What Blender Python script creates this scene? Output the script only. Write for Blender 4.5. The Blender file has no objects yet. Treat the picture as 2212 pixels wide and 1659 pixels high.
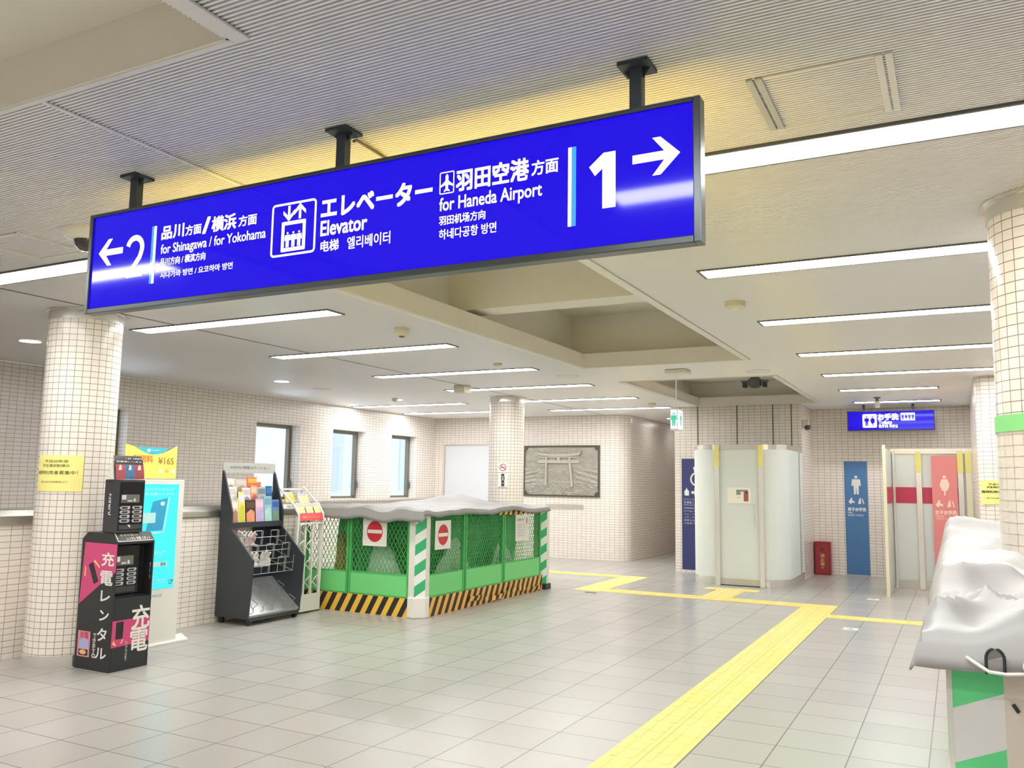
import bpy, bmesh, math, random
from mathutils import Vector, noise
random.seed(7)
scn = bpy.context.scene
COL = scn.collection

def S(r, g, b):
    f = lambda c: (c/255/12.92) if c/255 <= 0.04045 else ((c/255+0.055)/1.055)**2.4
    return (f(r), f(g), f(b), 1.0)

# ------------------------------------------------------------------ camera
HC = 1.5
yaw, pitch, roll, FPX = -0.481954755, 0.115036298, 0.0151337105, 1836.0
fwd = Vector((math.sin(yaw)*math.cos(pitch), math.cos(yaw)*math.cos(pitch), math.sin(pitch)))
rgt = Vector((math.cos(yaw), -math.sin(yaw), 0)); upv = rgt.cross(fwd)
r2 = math.cos(roll)*rgt + math.sin(roll)*upv
u2 = -math.sin(roll)*rgt + math.cos(roll)*upv
cam = bpy.data.cameras.new('camera'); co = bpy.data.objects.new('camera', cam); COL.objects.link(co)
from mathutils import Matrix
m4 = Matrix((r2, u2, -fwd)).transposed().to_4x4(); m4.translation = (0, 0, HC)
co.matrix_world = m4
cam.sensor_fit = 'HORIZONTAL'; cam.sensor_width = 36.0; cam.lens = 36.0*FPX/2212.0
cam.clip_start = 0.05; cam.clip_end = 200
scn.camera = co

# ------------------------------------------------------------------ world, exposure
W = bpy.data.worlds.new('sky'); scn.world = W; W.use_nodes = True
bg = W.node_tree.nodes['Background']; bg.inputs[0].default_value = (0.86, 0.93, 1.0, 1); bg.inputs[1].default_value = 0.8
vs = scn.view_settings
vs.view_transform = 'Standard'; vs.look = 'None'; vs.gamma = 1.0; vs.use_curve_mapping = False
vs.exposure = 1.15
LIGHT = 13.0          # radiance of the fluorescent strips
try:
    scn.cycles.use_denoising = True
    scn.cycles.denoiser = 'OPENIMAGEDENOISE'
    scn.cycles.max_bounces = 10; scn.cycles.diffuse_bounces = 6; scn.cycles.glossy_bounces = 4
    scn.cycles.transparent_max_bounces = 16
    scn.cycles.sample_clamp_indirect = 6.0
    scn.cycles.caustics_reflective = False; scn.cycles.caustics_refractive = False
except Exception:
    pass

# ------------------------------------------------------------------ materials
MATS = {}
def mat(name, col, rough=0.5, metal=0.0, emit=None, es=0.0, coat=0.0, spec=0.5, noise_amt=0.0, noise_scale=8.0, trans=0.0):
    if name in MATS: return MATS[name]
    m = bpy.data.materials.new(name); m.use_nodes = True; nt = m.node_tree
    p = nt.nodes['Principled BSDF']
    p.inputs['Base Color'].default_value = col; p.inputs['Roughness'].default_value = rough
    p.inputs['Metallic'].default_value = metal; p.inputs['Coat Weight'].default_value = coat
    p.inputs['Specular IOR Level'].default_value = spec
    if trans: p.inputs['Transmission Weight'].default_value = trans
    if emit is not None:
        p.inputs['Emission Color'].default_value = emit; p.inputs['Emission Strength'].default_value = es
    if noise_amt:
        tc = nt.nodes.new('ShaderNodeTexCoord'); nz = nt.nodes.new('ShaderNodeTexNoise')
        nz.inputs['Scale'].default_value = noise_scale; nz.inputs['Detail'].default_value = 4
        nt.links.new(tc.outputs['Object'], nz.inputs['Vector'])
        mx = nt.nodes.new('ShaderNodeMix'); mx.data_type = 'RGBA'
        mx.inputs[6].default_value = tuple(c*(1-noise_amt) for c in col[:3])+(1,)
        mx.inputs[7].default_value = tuple(min(1, c*(1+noise_amt)) for c in col[:3])+(1,)
        nt.links.new(nz.outputs['Fac'], mx.inputs[0]); nt.links.new(mx.outputs[2], p.inputs['Base Color'])
    MATS[name] = m; return m

def tilemat(name, c1, c2, grout, bw, bh, mort, rough, coat=0.0, ox=0.0, oy=0.0, bump=0.15, spec=0.5, smooth=0.1):
    m = bpy.data.materials.new(name); m.use_nodes = True; nt = m.node_tree; p = nt.nodes['Principled BSDF']
    uv = nt.nodes.new('ShaderNodeUVMap'); mp = nt.nodes.new('ShaderNodeMapping'); mp.inputs['Location'].default_value = (ox, oy, 0)
    br = nt.nodes.new('ShaderNodeTexBrick'); br.offset = 0; br.squash = 1
    nt.links.new(uv.outputs[0], mp.inputs[0]); nt.links.new(mp.outputs[0], br.inputs['Vector'])
    br.inputs['Color1'].default_value = c1; br.inputs['Color2'].default_value = c2; br.inputs['Mortar'].default_value = grout
    br.inputs['Scale'].default_value = 1; br.inputs['Mortar Size'].default_value = mort; br.inputs['Mortar Smooth'].default_value = smooth
    br.inputs['Bias'].default_value = 0; br.inputs['Brick Width'].default_value = bw; br.inputs['Row Height'].default_value = bh
    nt.links.new(br.outputs['Color'], p.inputs['Base Color'])
    if bump:
        bp = nt.nodes.new('ShaderNodeBump'); bp.inputs['Strength'].default_value = bump; bp.inputs['Distance'].default_value = 0.002; bp.invert = True
        nt.links.new(br.outputs['Fac'], bp.inputs['Height']); nt.links.new(bp.outputs[0], p.inputs['Normal'])
    p.inputs['Roughness'].default_value = rough; p.inputs['Coat Weight'].default_value = coat; p.inputs['Specular IOR Level'].default_value = spec
    MATS[name] = m; return m

def stripemat(name, ca, cb, ku, kv, period, duty, rough=0.5, phase=0.0):
    m = bpy.data.materials.new(name); m.use_nodes = True; nt = m.node_tree; p = nt.nodes['Principled BSDF']
    uv = nt.nodes.new('ShaderNodeUVMap'); sp = nt.nodes.new('ShaderNodeSeparateXYZ'); nt.links.new(uv.outputs[0], sp.inputs[0])
    def mth(op, a, b):
        n = nt.nodes.new('ShaderNodeMath'); n.operation = op
        for i, x in enumerate((a, b)):
            if isinstance(x, (int, float)): n.inputs[i].default_value = x
            elif x is not None: nt.links.new(x, n.inputs[i])
        return n.outputs[0]
    t = mth('ADD', mth('MULTIPLY', sp.outputs[0], ku), mth('MULTIPLY', sp.outputs[1], kv))
    t = mth('FRACT', mth('ADD', mth('DIVIDE', t, period), phase+100.0), None)
    f = mth('LESS_THAN', t, duty)
    mx = nt.nodes.new('ShaderNodeMix'); mx.data_type = 'RGBA'; mx.inputs[6].default_value = cb; mx.inputs[7].default_value = ca
    nt.links.new(f, mx.inputs[0]); nt.links.new(mx.outputs[2], p.inputs['Base Color']); p.inputs['Roughness'].default_value = rough
    MATS[name] = m; return m

def emis(name, col, st, rough=0.15, base=(0.02, 0.02, 0.02, 1), spec=0.5):
    return mat(name, base, rough, emit=col, es=st, spec=spec)

def thinglass(name, tint, refl=0.08, rough=0.0):
    m = bpy.data.materials.new(name); m.use_nodes = True; nt = m.node_tree; nt.nodes.remove(nt.nodes['Principled BSDF'])
    tr = nt.nodes.new('ShaderNodeBsdfTransparent'); tr.inputs[0].default_value = tint
    gl = nt.nodes.new('ShaderNodeBsdfGlossy'); gl.inputs['Roughness'].default_value = rough
    mx = nt.nodes.new('ShaderNodeMixShader'); mx.inputs[0].default_value = refl
    nt.links.new(tr.outputs[0], mx.inputs[1]); nt.links.new(gl.outputs[0], mx.inputs[2]); nt.links.new(mx.outputs[0], nt.nodes['Material Output'].inputs[0])
    MATS[name] = m; return m

def translucent(name, col, dif=0.6, alpha=0.0, rough=0.25, gloss=0.06):
    """frosted sheet: diffuse + translucent, a share of clear view, thin gloss"""
    m = bpy.data.materials.new(name); m.use_nodes = True; nt = m.node_tree; nt.nodes.remove(nt.nodes['Principled BSDF'])
    N = lambda t: nt.nodes.new(t)
    d = N('ShaderNodeBsdfDiffuse'); d.inputs[0].default_value = col
    t = N('ShaderNodeBsdfTranslucent'); t.inputs[0].default_value = col
    a = N('ShaderNodeMixShader'); a.inputs[0].default_value = dif; nt.links.new(t.outputs[0], a.inputs[1]); nt.links.new(d.outputs[0], a.inputs[2])
    tr = N('ShaderNodeBsdfTransparent'); b = N('ShaderNodeMixShader'); b.inputs[0].default_value = alpha
    nt.links.new(a.outputs[0], b.inputs[1]); nt.links.new(tr.outputs[0], b.inputs[2])
    g = N('ShaderNodeBsdfGlossy'); g.inputs['Roughness'].default_value = rough
    c = N('ShaderNodeMixShader'); c.inputs[0].default_value = gloss
    nt.links.new(b.outputs[0], c.inputs[1]); nt.links.new(g.outputs[0], c.inputs[2]); nt.links.new(c.outputs[0], nt.nodes['Material Output'].inputs[0])
    MATS[name] = m; return m

TILE1, TILE2, GROUT = S(246, 239, 231), S(241, 232, 223), S(150, 134, 120)
WALLT = tilemat('wall_tile', TILE1, TILE2, GROUT, 0.1, 0.05, 0.0021, 0.22, bump=0.15)
COLT = tilemat('column_tile', S(246, 239, 229), S(242, 233, 222), S(140, 125, 110), 0.0598, 0.05, 0.0021, 0.2, bump=0.2)
FLOORT = tilemat('floor_tile', S(184, 181, 175), S(177, 174, 168), S(122, 119, 113), 0.4, 0.4, 0.0035, 0.27, ox=0.2, oy=-0.1, bump=0.08, spec=0.4)
def ceilmat():
    m = mat('anodised_ceiling', S(240, 239, 239), 0.28, 0.3); return m
CEIL = ceilmat()
PLASTER = mat('painted_plaster', S(230, 226, 216), 0.7, noise_amt=0.03, noise_scale=3)
WHITETRIM = mat('white_trim', S(230, 228, 222), 0.5)
STEEL = mat('brushed_steel', S(205, 203, 196), 0.28, 0.95, noise_amt=0.03, noise_scale=30)
POLISH = mat('polished_steel', S(228, 226, 220), 0.16, 0.75)
POSTM = mat('white_steel', S(232, 230, 224), 0.25, 0.5)
STEELB = mat('satin_steel', S(200, 198, 190), 0.36, 0.85)
DARKMETAL = mat('dark_grey_metal', S(58, 62, 66), 0.4, 0.4)
GREYMETAL = mat('grey_metal', S(110, 112, 112), 0.35, 0.6)
BLACK = mat('black_plastic', S(40, 43, 45), 0.42)
NEARBLACK = mat('glossy_black', S(24, 26, 32), 0.15)
WHITE = mat('white_paint', S(240, 239, 234), 0.4)
WHITEP = mat('white_plastic', S(236, 234, 226), 0.45)
GLASSW = thinglass('window_glass', (0.96, 0.98, 0.99, 1), 0.06)
STRIP = emis('fluorescent_diffuser', (1.0, 0.995, 0.985, 1), LIGHT)
DOWN = emis('downlight_lens', (1.0, 0.985, 0.96, 1), 26.0)
SIGNBLUE = emis('backlit_blue', (0.010, 0.0, 0.90, 1), 0.40, rough=0.07, base=(0.004, 0.002, 0.02, 1), spec=0.34)
SIGNWHITE = emis('backlit_white', (1, 1, 1, 1), 0.62, rough=0.07)
SIGNCYAN = emis('backlit_cyan', S(70, 175, 255), 0.46, rough=0.07)
SIGNYELLOW = emis('backlit_yellow', (1.0, 0.68, 0.10, 1), 2.3, rough=0.1)

# ------------------------------------------------------------------ mesh builder
class MB:
    def __init__(s): s.v = []; s.f = []; s.m = []; s.mi = 0; s.uv = {}
    def add(s, vs_, fs):
        o = len(s.v); s.v += [tuple(x) for x in vs_]
        for f in fs: s.f.append([i+o for i in f]); s.m.append(s.mi)
        return o
    def box(s, x0, x1, y0, y1, z0, z1):
        x0, x1 = sorted((x0, x1)); y0, y1 = sorted((y0, y1)); z0, z1 = sorted((z0, z1))
        s.add([(x0,y0,z0),(x1,y0,z0),(x1,y1,z0),(x0,y1,z0),(x0,y0,z1),(x1,y0,z1),(x1,y1,z1),(x0,y1,z1)],
              [(0,3,2,1),(4,5,6,7),(0,1,5,4),(1,2,6,5),(2,3,7,6),(3,0,4,7)]); return s
    def quad(s, a, b, c, d): s.add([a, b, c, d], [(0,1,2,3)]); return s
    def prism(s, base, off):
        """polygon (list of 3-D points) swept by a vector"""
        n = len(base); off = Vector(off); A = [Vector(p) for p in base]; B = [p+off for p in A]
        s.add(A+B, [list(range(n))[::-1], list(range(n, 2*n))]+[(i, (i+1) % n, n+(i+1) % n, n+i) for i in range(n)]); return s
    def tube(s, path, r, n=8, caps=True):
        P = [Vector(p) for p in path]; rings = []; ref = None
        for i, p in enumerate(P):
            d = (P[min(i+1, len(P)-1)]-P[max(i-1, 0)]).normalized()
            if ref is None:
                ref = Vector((0,0,1)) if abs(d.z) < .9 else Vector((1,0,0))
            a = d.cross(ref).normalized(); b = d.cross(a).normalized(); ref = b.cross(d) if False else ref
            rr = r[i] if isinstance(r, (list, tuple)) else r
            rings.append([p+a*math.cos(2*math.pi*k/n)*rr+b*math.sin(2*math.pi*k/n)*rr for k in range(n)])
        vs_ = [q for R_ in rings for q in R_]; fs = []
        for i in range(len(P)-1):
            for k in range(n):
                fs.append((i*n+k, i*n+(k+1) % n, (i+1)*n+(k+1) % n, (i+1)*n+k))
        if caps: fs += [list(range(n)), list(range((len(P)-1)*n, len(P)*n))[::-1]]
        s.add(vs_, fs); return s
    def lathe(s, prof, cx, cy, n=48, uvw=None, a0=0.0):
        base = len(s.v); vs_ = []
        for r, z in prof:
            for k in range(n):
                a = a0+2*math.pi*k/n; vs_.append((cx+r*math.cos(a), cy+r*math.sin(a), z))
        fs = []
        for i in range(len(prof)-1):
            for k in range(n):
                fs.append((i*n+k, i*n+(k+1) % n, (i+1)*n+(k+1) % n, (i+1)*n+k))
                if uvw:
                    s.uv[len(s.f)+len(fs)-1] = [(k*uvw/n, prof[i][1]), ((k+1)*uvw/n, prof[i][1]), ((k+1)*uvw/n, prof[i+1][1]), (k*uvw/n, prof[i+1][1])]
        if prof[0][0] > 1e-5: fs.append(list(range(n))[::-1])
        if prof[-1][0] > 1e-5: fs.append(list(range((len(prof)-1)*n, len(prof)*n)))
        s.add(vs_, fs); return s
    def sheet(s, pts, z0, z1, t, uvs=True):
        """vertical wall of thickness t along a plan polyline"""
        P = [Vector((p[0], p[1])) for p in pts]; L = [0]
        for i in range(1, len(P)): L.append(L[-1]+(P[i]-P[i-1]).length)
        N = []
        for i in range(len(P)):
            d = (P[min(i+1, len(P)-1)]-P[max(i-1, 0)]).normalized(); N.append(Vector((d.y, -d.x)))
        for i in range(len(P)-1):
            a, b = P[i], P[i+1]; a2, b2 = a-N[i]*t, b-N[i+1]*t
            o = len(s.f)
            s.add([(a.x,a.y,z0),(b.x,b.y,z0),(b.x,b.y,z1),(a.x,a.y,z1)], [(0,1,2,3)])
            s.uv[o] = [(L[i],z0),(L[i+1],z0),(L[i+1],z1),(L[i],z1)]
            s.add([(a2.x,a2.y,z0),(b2.x,b2.y,z0),(b2.x,b2.y,z1),(a2.x,a2.y,z1)], [(3,2,1,0)])
            s.uv[o+1] = [(L[i],z1),(L[i+1],z1),(L[i+1],z0),(L[i],z0)]
            s.add([(a.x,a.y,z1),(b.x,b.y,z1),(b2.x,b2.y,z1),(a2.x,a2.y,z1),(a.x,a.y,z0),(b.x,b.y,z0),(b2.x,b2.y,z0),(a2.x,a2.y,z0)], [(0,1,2,3),(7,6,5,4)])
        for i in (0, len(P)-1):
            a = P[i]; a2 = a-N[i]*t
            q = [(a.x,a.y,z0),(a2.x,a2.y,z0),(a2.x,a2.y,z1),(a.x,a.y,z1)]
            s.add(q if i else q, [(0,3,2,1) if i else (0,1,2,3)])
        return s
    def build(s, name, mats, parent=None, smooth=False, bevel=0.0, solid=0.0, sub=0):
        me = bpy.data.meshes.new(name); me.from_pydata([tuple(v) for v in s.v], [], s.f)
        if not isinstance(mats, (list, tuple)): mats = [mats]
        for m in mats: me.materials.append(m)
        for i, p in enumerate(me.polygons):
            p.material_index = min(s.m[i], len(mats)-1); p.use_smooth = smooth
        if smooth: me.update(); me.set_sharp_from_angle(angle=0.7)
        uvl = me.uv_layers.new(name='UVMap')
        for i, p in enumerate(me.polygons):
            if i in s.uv:
                for k, li in enumerate(p.loop_indices): uvl.data[li].uv = s.uv[i][k]
            else:
                n = p.normal; ax = max(range(3), key=lambda q: abs(n[q]))
                for li in p.loop_indices:
                    c = me.vertices[me.loops[li].vertex_index].co
                    uvl.data[li].uv = (c.y, c.z) if ax == 0 else ((c.x, c.z) if ax == 1 else (c.x, c.y))
        o = bpy.data.objects.new(name, me); COL.objects.link(o)
        if parent is not None:
            off = Vector((0,0,0)); q = parent
            while q is not None: off += q.location; q = q.parent
            for v in me.vertices: v.co -= off
            o.parent = parent
        if bevel:
            b = o.modifiers.new('bevel', 'BEVEL'); b.width = bevel; b.segments = 2; b.limit_method = 'ANGLE'
        if solid:
            b = o.modifiers.new('thickness', 'SOLIDIFY'); b.thickness = solid; b.offset = 0
        if sub:
            b = o.modifiers.new('smooth', 'SUBSURF'); b.levels = sub; b.render_levels = sub
        return o

def tag(o, label=None, cat=None, group=None, kind=None):
    if label: o['label'] = label
    if cat: o['category'] = cat
    if group: o['group'] = group
    if kind: o['kind'] = kind
    return o
def thing(name, loc, label, cat, group=None):
    o = bpy.data.objects.new(name, None); COL.objects.link(o); o.location = loc; o.empty_display_size = 0.1
    return tag(o, label, cat, group)
def struct(name, mb, mats, parent=None, **k):
    o = mb.build(name, mats, parent, **k)
    if parent is None: o['kind'] = 'structure'
    return o
def copy_tree(o, parent=None):
    c = o.copy(); COL.objects.link(c)
    if parent is not None: c.parent = parent
    for ch in list(o.children): copy_tree(ch, c)
    return c

# ------------------------------------------------------------------ flat graphics on a plane
class PL:
    """local sign plane: origin o, right u, up v, outward normal n"""
    def __init__(s, o, u, v=(0,0,1)):
        s.o = Vector(o); s.u = Vector(u).normalized(); s.v = Vector(v).normalized(); s.n = s.u.cross(s.v)
    def p(s, a, b, d=0): return s.o+s.u*a+s.v*b+s.n*d
    def poly(s, mb, pts, d0, d1):
        mb.prism([s.p(a, b, d0) for a, b in pts], s.n*(d1-d0))
    def rect(s, mb, a0, a1, b0, b1, d0, d1): s.poly(mb, [(a0,b0),(a1,b0),(a1,b1),(a0,b1)], d0, d1)
    def disc(s, mb, a, b, ra, rb, d0, d1, n=28):
        s.poly(mb, [(a+ra*math.cos(2*math.pi*k/n), b+rb*math.sin(2*math.pi*k/n)) for k in range(n)], d0, d1)
    def ring(s, mb, outer, inner, d0, d1):
        """frame between two polygons with the same number of points"""
        n = len(outer)
        for i in range(n):
            j = (i+1) % n
            s.poly(mb, [outer[i], outer[j], inner[j], inner[i]], d0, d1)
    def rframe(s, mb, a0, a1, b0, b1, t, d0, d1, r=0.0):
        def rr(x0, x1, y0, y1, r):
            pts = []
            for cx, cy, st in ((x1-r,y0+r,-90),(x1-r,y1-r,0),(x0+r,y1-r,90),(x0+r,y0+r,180)):
                for k in range(5):
                    a = math.radians(st+90*k/4); pts.append((cx+r*math.cos(a), cy+r*math.sin(a)))
            return pts
        s.ring(mb, rr(a0,a1,b0,b1,max(r,1e-4)), rr(a0+t,a1-t,b0+t,b1-t,max(r-t,1e-4)), d0, d1)
    def line(s, mb, a0, b0, a1, b1, w, d0, d1):
        d = Vector((a1-a0, b1-b0)).normalized(); q = Vector((-d.y, d.x))*w/2
        s.poly(mb, [(a0-q.x,b0-q.y),(a1-q.x,b1-q.y),(a1+q.x,b1+q.y),(a0+q.x,b0+q.y)], d0, d1)
    def text(s, mb, txt, a0, a1, b0, b1, d, bold=0.0, th=0.0):
        vs_, fs = glyphs(txt, bold); x0 = min(v[0] for v in vs_); x1 = max(v[0] for v in vs_); y0 = min(v[1] for v in vs_); y1 = max(v[1] for v in vs_)
        sx = (a1-a0)/max(1e-6, x1-x0); sy = (b1-b0)/max(1e-6, y1-y0)
        for k, (dx, dy) in enumerate(((0, 0),) if bold < .005 else ((bold, bold), (-bold, bold), (bold, -bold), (-bold, -bold), (0, 0))):
            mb.add([s.p(a0+(v[0]+dx-x0)*sx, b0+(v[1]+dy-y0)*sy, d+k*.0002) for v in vs_], fs)
    def vtext(s, mb, txt, a0, a1, b_top, b_bot, d, bold=0.0, gap=0.12):
        n = len(txt); h = (b_top-b_bot)/n
        for i, ch in enumerate(txt):
            if ch == ' ': continue
            t = b_top-i*h
            if ch in 'ー': s.line(mb, (a0+a1)/2, t-h*.08, (a0+a1)/2, t-h*.9, (a1-a0)*.12, d, d+.0005)
            else: s.text(mb, ch, a0, a1, t-h*(1-gap/2), t-h*gap/2, d, bold)
_G = {}
def glyphs(txt, bold):
    k = txt
    if k in _G: return _G[k]
    cu = bpy.data.curves.new('lettering', 'FONT'); cu.body = txt; cu.size = 1.0;  cu.resolution_u = 3
    o = bpy.data.objects.new('lettering', cu); COL.objects.link(o)
    dg = bpy.context.evaluated_depsgraph_get(); dg.update()
    me = bpy.data.meshes.new_from_object(o.evaluated_get(dg))
    r = ([tuple(v.co) for v in me.vertices], [list(p.vertices) for p in me.polygons])
    bpy.data.objects.remove(o); bpy.data.curves.remove(cu); bpy.data.meshes.remove(me)
    _G[k] = r; return r
def person(pl, mb, a, b, h, d0, d1, skirt=False):
    """standing pictogram, feet at b, height h"""
    w = h*0.21
    pl.disc(mb, a, b+h*.915, h*.075, h*.075, d0, d1, 16)
    if skirt:
        pl.poly(mb, [(a-w*.62,b+h*.80),(a+w*.62,b+h*.80),(a+w*1.05,b+h*.52),(a+w*.62,b+h*.26),(a+w*.18,b+h*.22),(a+w*.12,b),(a-w*.12,b),(a-w*.18,b+h*.22),(a-w*.62,b+h*.26),(a-w*1.05,b+h*.52)], d0, d1)
    else:
        pl.poly(mb, [(a-w*.95,b+h*.80),(a+w*.95,b+h*.80),(a+w*1.12,b+h*.45),(a+w*.75,b+h*.45),(a+w*.62,b+h*.5),(a+w*.58,b),(a+w*.12,b),(a,b+h*.40),(a-w*.12,b),(a-w*.58,b),(a-w*.62,b+h*.5),(a-w*.75,b+h*.45),(a-w*1.12,b+h*.45)], d0, d1)

# ================================================================== SETTING
ZC = 2.87
XL, XR, YB0, YT = -10.2, 3.4, -5.0, 15.9
m = MB(); m.box(XL-0.3, XR+0.2, YB0, 22.0, -0.2, 0.0); struct('floor', m, FLOORT)

# corrugated ceiling made of long strips, with the coffers left open
def corrugated(mb, x0, x1, y0, y1, p=0.018, h=0.013):
    n = max(1, round((y1-y0)/p)); q = (y1-y0)/n; prof = []
    for i in range(n):
        y = y0+i*q
        prof += [(y, ZC+h), (y+q*.41, ZC+h), (y+q*.45, ZC+.0012), (y+q*.54, ZC), (y+q*.72, ZC-.0005), (y+q*.90, ZC), (y+q*.97, ZC+.0012)]
    prof.append((y1, ZC+h)); o = len(mb.v)
    mb.v += [(x0, y, z) for y, z in prof]+[(x1, y, z) for y, z in prof]; N = len(prof)
    for i in range(N-1): mb.f.append([o+i, o+i+1, o+N+i+1, o+N+i]); mb.m.append(mb.mi)
C0 = (-3.95, -1.966, -1.4, 1.82); C1 = (-3.908, -2.013, 4.2, 9.3); C2 = (-3.95, -2.0, 10.8, 14.55)
m = MB()
corrugated(m, XL, -3.93, YB0, 22.0); corrugated(m, -1.99, XR, YB0, 22.0)
for a, b in ((YB0, C0[2]), (C0[3], C1[2]), (C1[3], C2[2]), (C2[3], 22.0)): corrugated(m, -3.93, -1.99, a, b)
struct('ceiling', m, CEIL, smooth=True)
m = MB(); m.box(XL-.3, XR+.2, YB0-.2, 22.2, 3.75, 3.85); struct('ceiling', m, PLASTER)

def coffer(n, c, lip, cav, ztop, beams=()):
    x0, x1, y0, y1 = c; e = 0.02
    m = MB()
    t = 0.012
    for a in ((x0-e-.02, x0+t), (x1-t, x1+e+.02)): m.box(a[0], a[1], y0-t, y1+t, ZC-.006, ZC+lip)
    for a in ((y0-.02, y0+t), (y1-t, y1+.02)): m.box(x0-e, x1+e, a[0], a[1], ZC-.006, ZC+lip)
    # wider cavity above the lip
    X0, X1, Y0, Y1 = x0-cav, x1+cav, y0-cav, y1+cav; zl = ZC+lip
    if cav > 0:
        m.box(X0, x0, Y0, Y1, zl-.01, zl); m.box(x1, X1, Y0, Y1, zl-.01, zl); m.box(x0, x1, Y0, y0, zl-.01, zl); m.box(x0, x1, y1, Y1, zl-.01, zl)
    w = .02
    m.box(X0-w, X0, Y0-w, Y1+w, zl-.01, ztop); m.box(X1, X1+w, Y0-w, Y1+w, zl-.01, ztop)
    m.box(X0, X1, Y0-w, Y0, zl-.01, ztop); m.box(X0, X1, Y1, Y1+w, zl-.01, ztop)
    m.box(X0-w, X1+w, Y0-w, Y1+w, ztop, ztop+.03)
    for b in beams: m.box(X0, X1, b[0], b[1], b[2], ztop)
    o = struct('trim_%d' % n, m, PLASTER); o['label'] = 'recessed plaster coffer in the ceiling'
    m = MB()      # thin white edge bead
    bw = .022
    m.box(x0-e-bw-.02, x0-.002, y0-bw, y1+bw, ZC-.010, ZC-.002); m.box(x1+.002, x1+e+bw+.02, y0-bw, y1+bw, ZC-.010, ZC-.002)
    m.box(x0, x1, y1-.002, y1+bw, ZC-.010, ZC-.002); m.box(x0, x1, y0-bw, y0+.002, ZC-.010, ZC-.002)
    m.build('edge_bead', WHITETRIM, o)
coffer(1, C0, .19, 0.0, ZC+.19)
coffer(2, C1, .165, .28, 3.55, [(6.72, 7.02, 3.09)])
coffer(3, C2, .14, .2, 3.28)
m = MB(); m.box(-2.945, -2.925, C0[3], C1[2], ZC-.006, ZC-.001); struct('trim_4', m, WHITETRIM)
m = MB(); m.box(-6.235, -6.225, 3.0, 15.9, ZC-.003, ZC+.001); struct('trim_5', m, DARKMETAL)

# left wall with recessed windows
WIN = [(7.08, 8.0), (10.45, 11.50), (12.40, 13.38), (14.25, 15.18)]
ZW0, ZW1 = 1.15, 2.43
m = MB(); xs = XL; ys = [YB0]+[y for w in WIN for y in w]+[22.0]
for i in range(0, len(ys), 2): m.box(xs-.3, xs, ys[i], ys[i+1], 0, ZC)
for a, b in WIN: m.box(xs-.3, xs, a, b, 0, ZW0); m.box(xs-.3, xs, a, b, ZW1, ZC)
struct('wall_left', m, WALLT)
FRAME = mat('bronze_window_frame', S(128, 124, 114), 0.4, 0.5)
for i, (a, b) in enumerate(WIN):
    t = thing('window_%d' % (i+1), (xs-.24, (a+b)/2, ZW0), 'window', None); del t['label']; t['kind'] = 'structure'
    m = MB(); f = .06
    m.box(xs-.27, xs-.21, a, a+f, ZW0, ZW1); m.box(xs-.27, xs-.19, b-f, b, ZW0, ZW1); m.box(xs-.27, xs-.21, a+f, b-f, ZW0, ZW0+.04); m.box(xs-.27, xs-.19, a+f, b-f, ZW1-f, ZW1)
    m.build('window_frame', FRAME, t)
    m = MB(); m.box(xs-.245, xs-.237, a+f, b-f, ZW0+.04, ZW1-f); m.build('pane', GLASSW, t)
    m = MB(); m.box(xs-.19, xs-.165, b-.05, b-.015, ZW0+.18, ZW0+.34); m.box(xs-.165, xs-.14, b-.042, b-.025, ZW0+.2, ZW0+.30); m.build('window_handle', GREYMETAL, t, bevel=.004)
m = MB(); m.box(xs, xs+.05, 8.0, YT, 1.085, 1.115); struct('trim_6', m, STEELB)

# back wall, rounded corner and the passage behind it
r = .33; arc = [(-5.76-r+r*math.sin(math.radians(a)), YT+r-r*math.cos(math.radians(a))) for a in range(0, 91, 9)]
m = MB(); m.sheet([(XL, YT)]+arc+[(-5.76, 21.5)], 0, ZC, .15); struct('wall_back', m, WALLT)
m = MB(); m.sheet([(-5.76, 21.4), (-4.2, 21.4)], 0, ZC, .1); struct('wall_passage', m, WALLT)
# block that holds the accessible toilet
m = MB(); m.sheet([(-4.42, 21.5), (-4.42, 14.7), (-2.26, 14.7), (-2.26, 15.85), (0.22, 15.85)], 0, ZC, .15); struct('wall_toilets', m, WALLT)
m = MB()
for x in (-4.0, -3.32, -2.72, -2.42): m.box(x-.006, x+.006, 14.693, 14.702, 2.14, ZC)
struct('trim_7', m, DARKMETAL)
# right-hand block with a rounded corner
r = .14; arc = [(.22+r-r*math.cos(math.radians(a)), 11.7+r-r*math.sin(math.radians(a))) for a in range(0, 91, 15)]
m = MB(); m.sheet([(.22, 15.9)]+arc+[(XR, 11.7)], 0, ZC, .12); struct('wall_right', m, WALLT)
m = MB(); m.box(XR, XR+.15, YB0, 11.8, 0, ZC); struct('wall_right_side', m, WALLT)
m = MB(); m.box(XL, XR, YB0-.15, YB0, 0, ZC); struct('wall_front', m, WALLT)
# tiled parapet along the stairwell with a steel coping
m = MB(); m.box(-7.16, -6.945, YB0, 7.98, 0, 1.09); o = struct('wall_parapet', m, WALLT)
m = MB(); prof = [(-7.19, 1.085), (-7.19, 1.16), (-7.13, 1.215), (-6.985, 1.215), (-6.925, 1.16), (-6.925, 1.085)]
m.prism([(x, YB0, z) for x, z in prof], (0, 13.0, 0)); m.build('coping', STEEL, o, bevel=.012)

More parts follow.
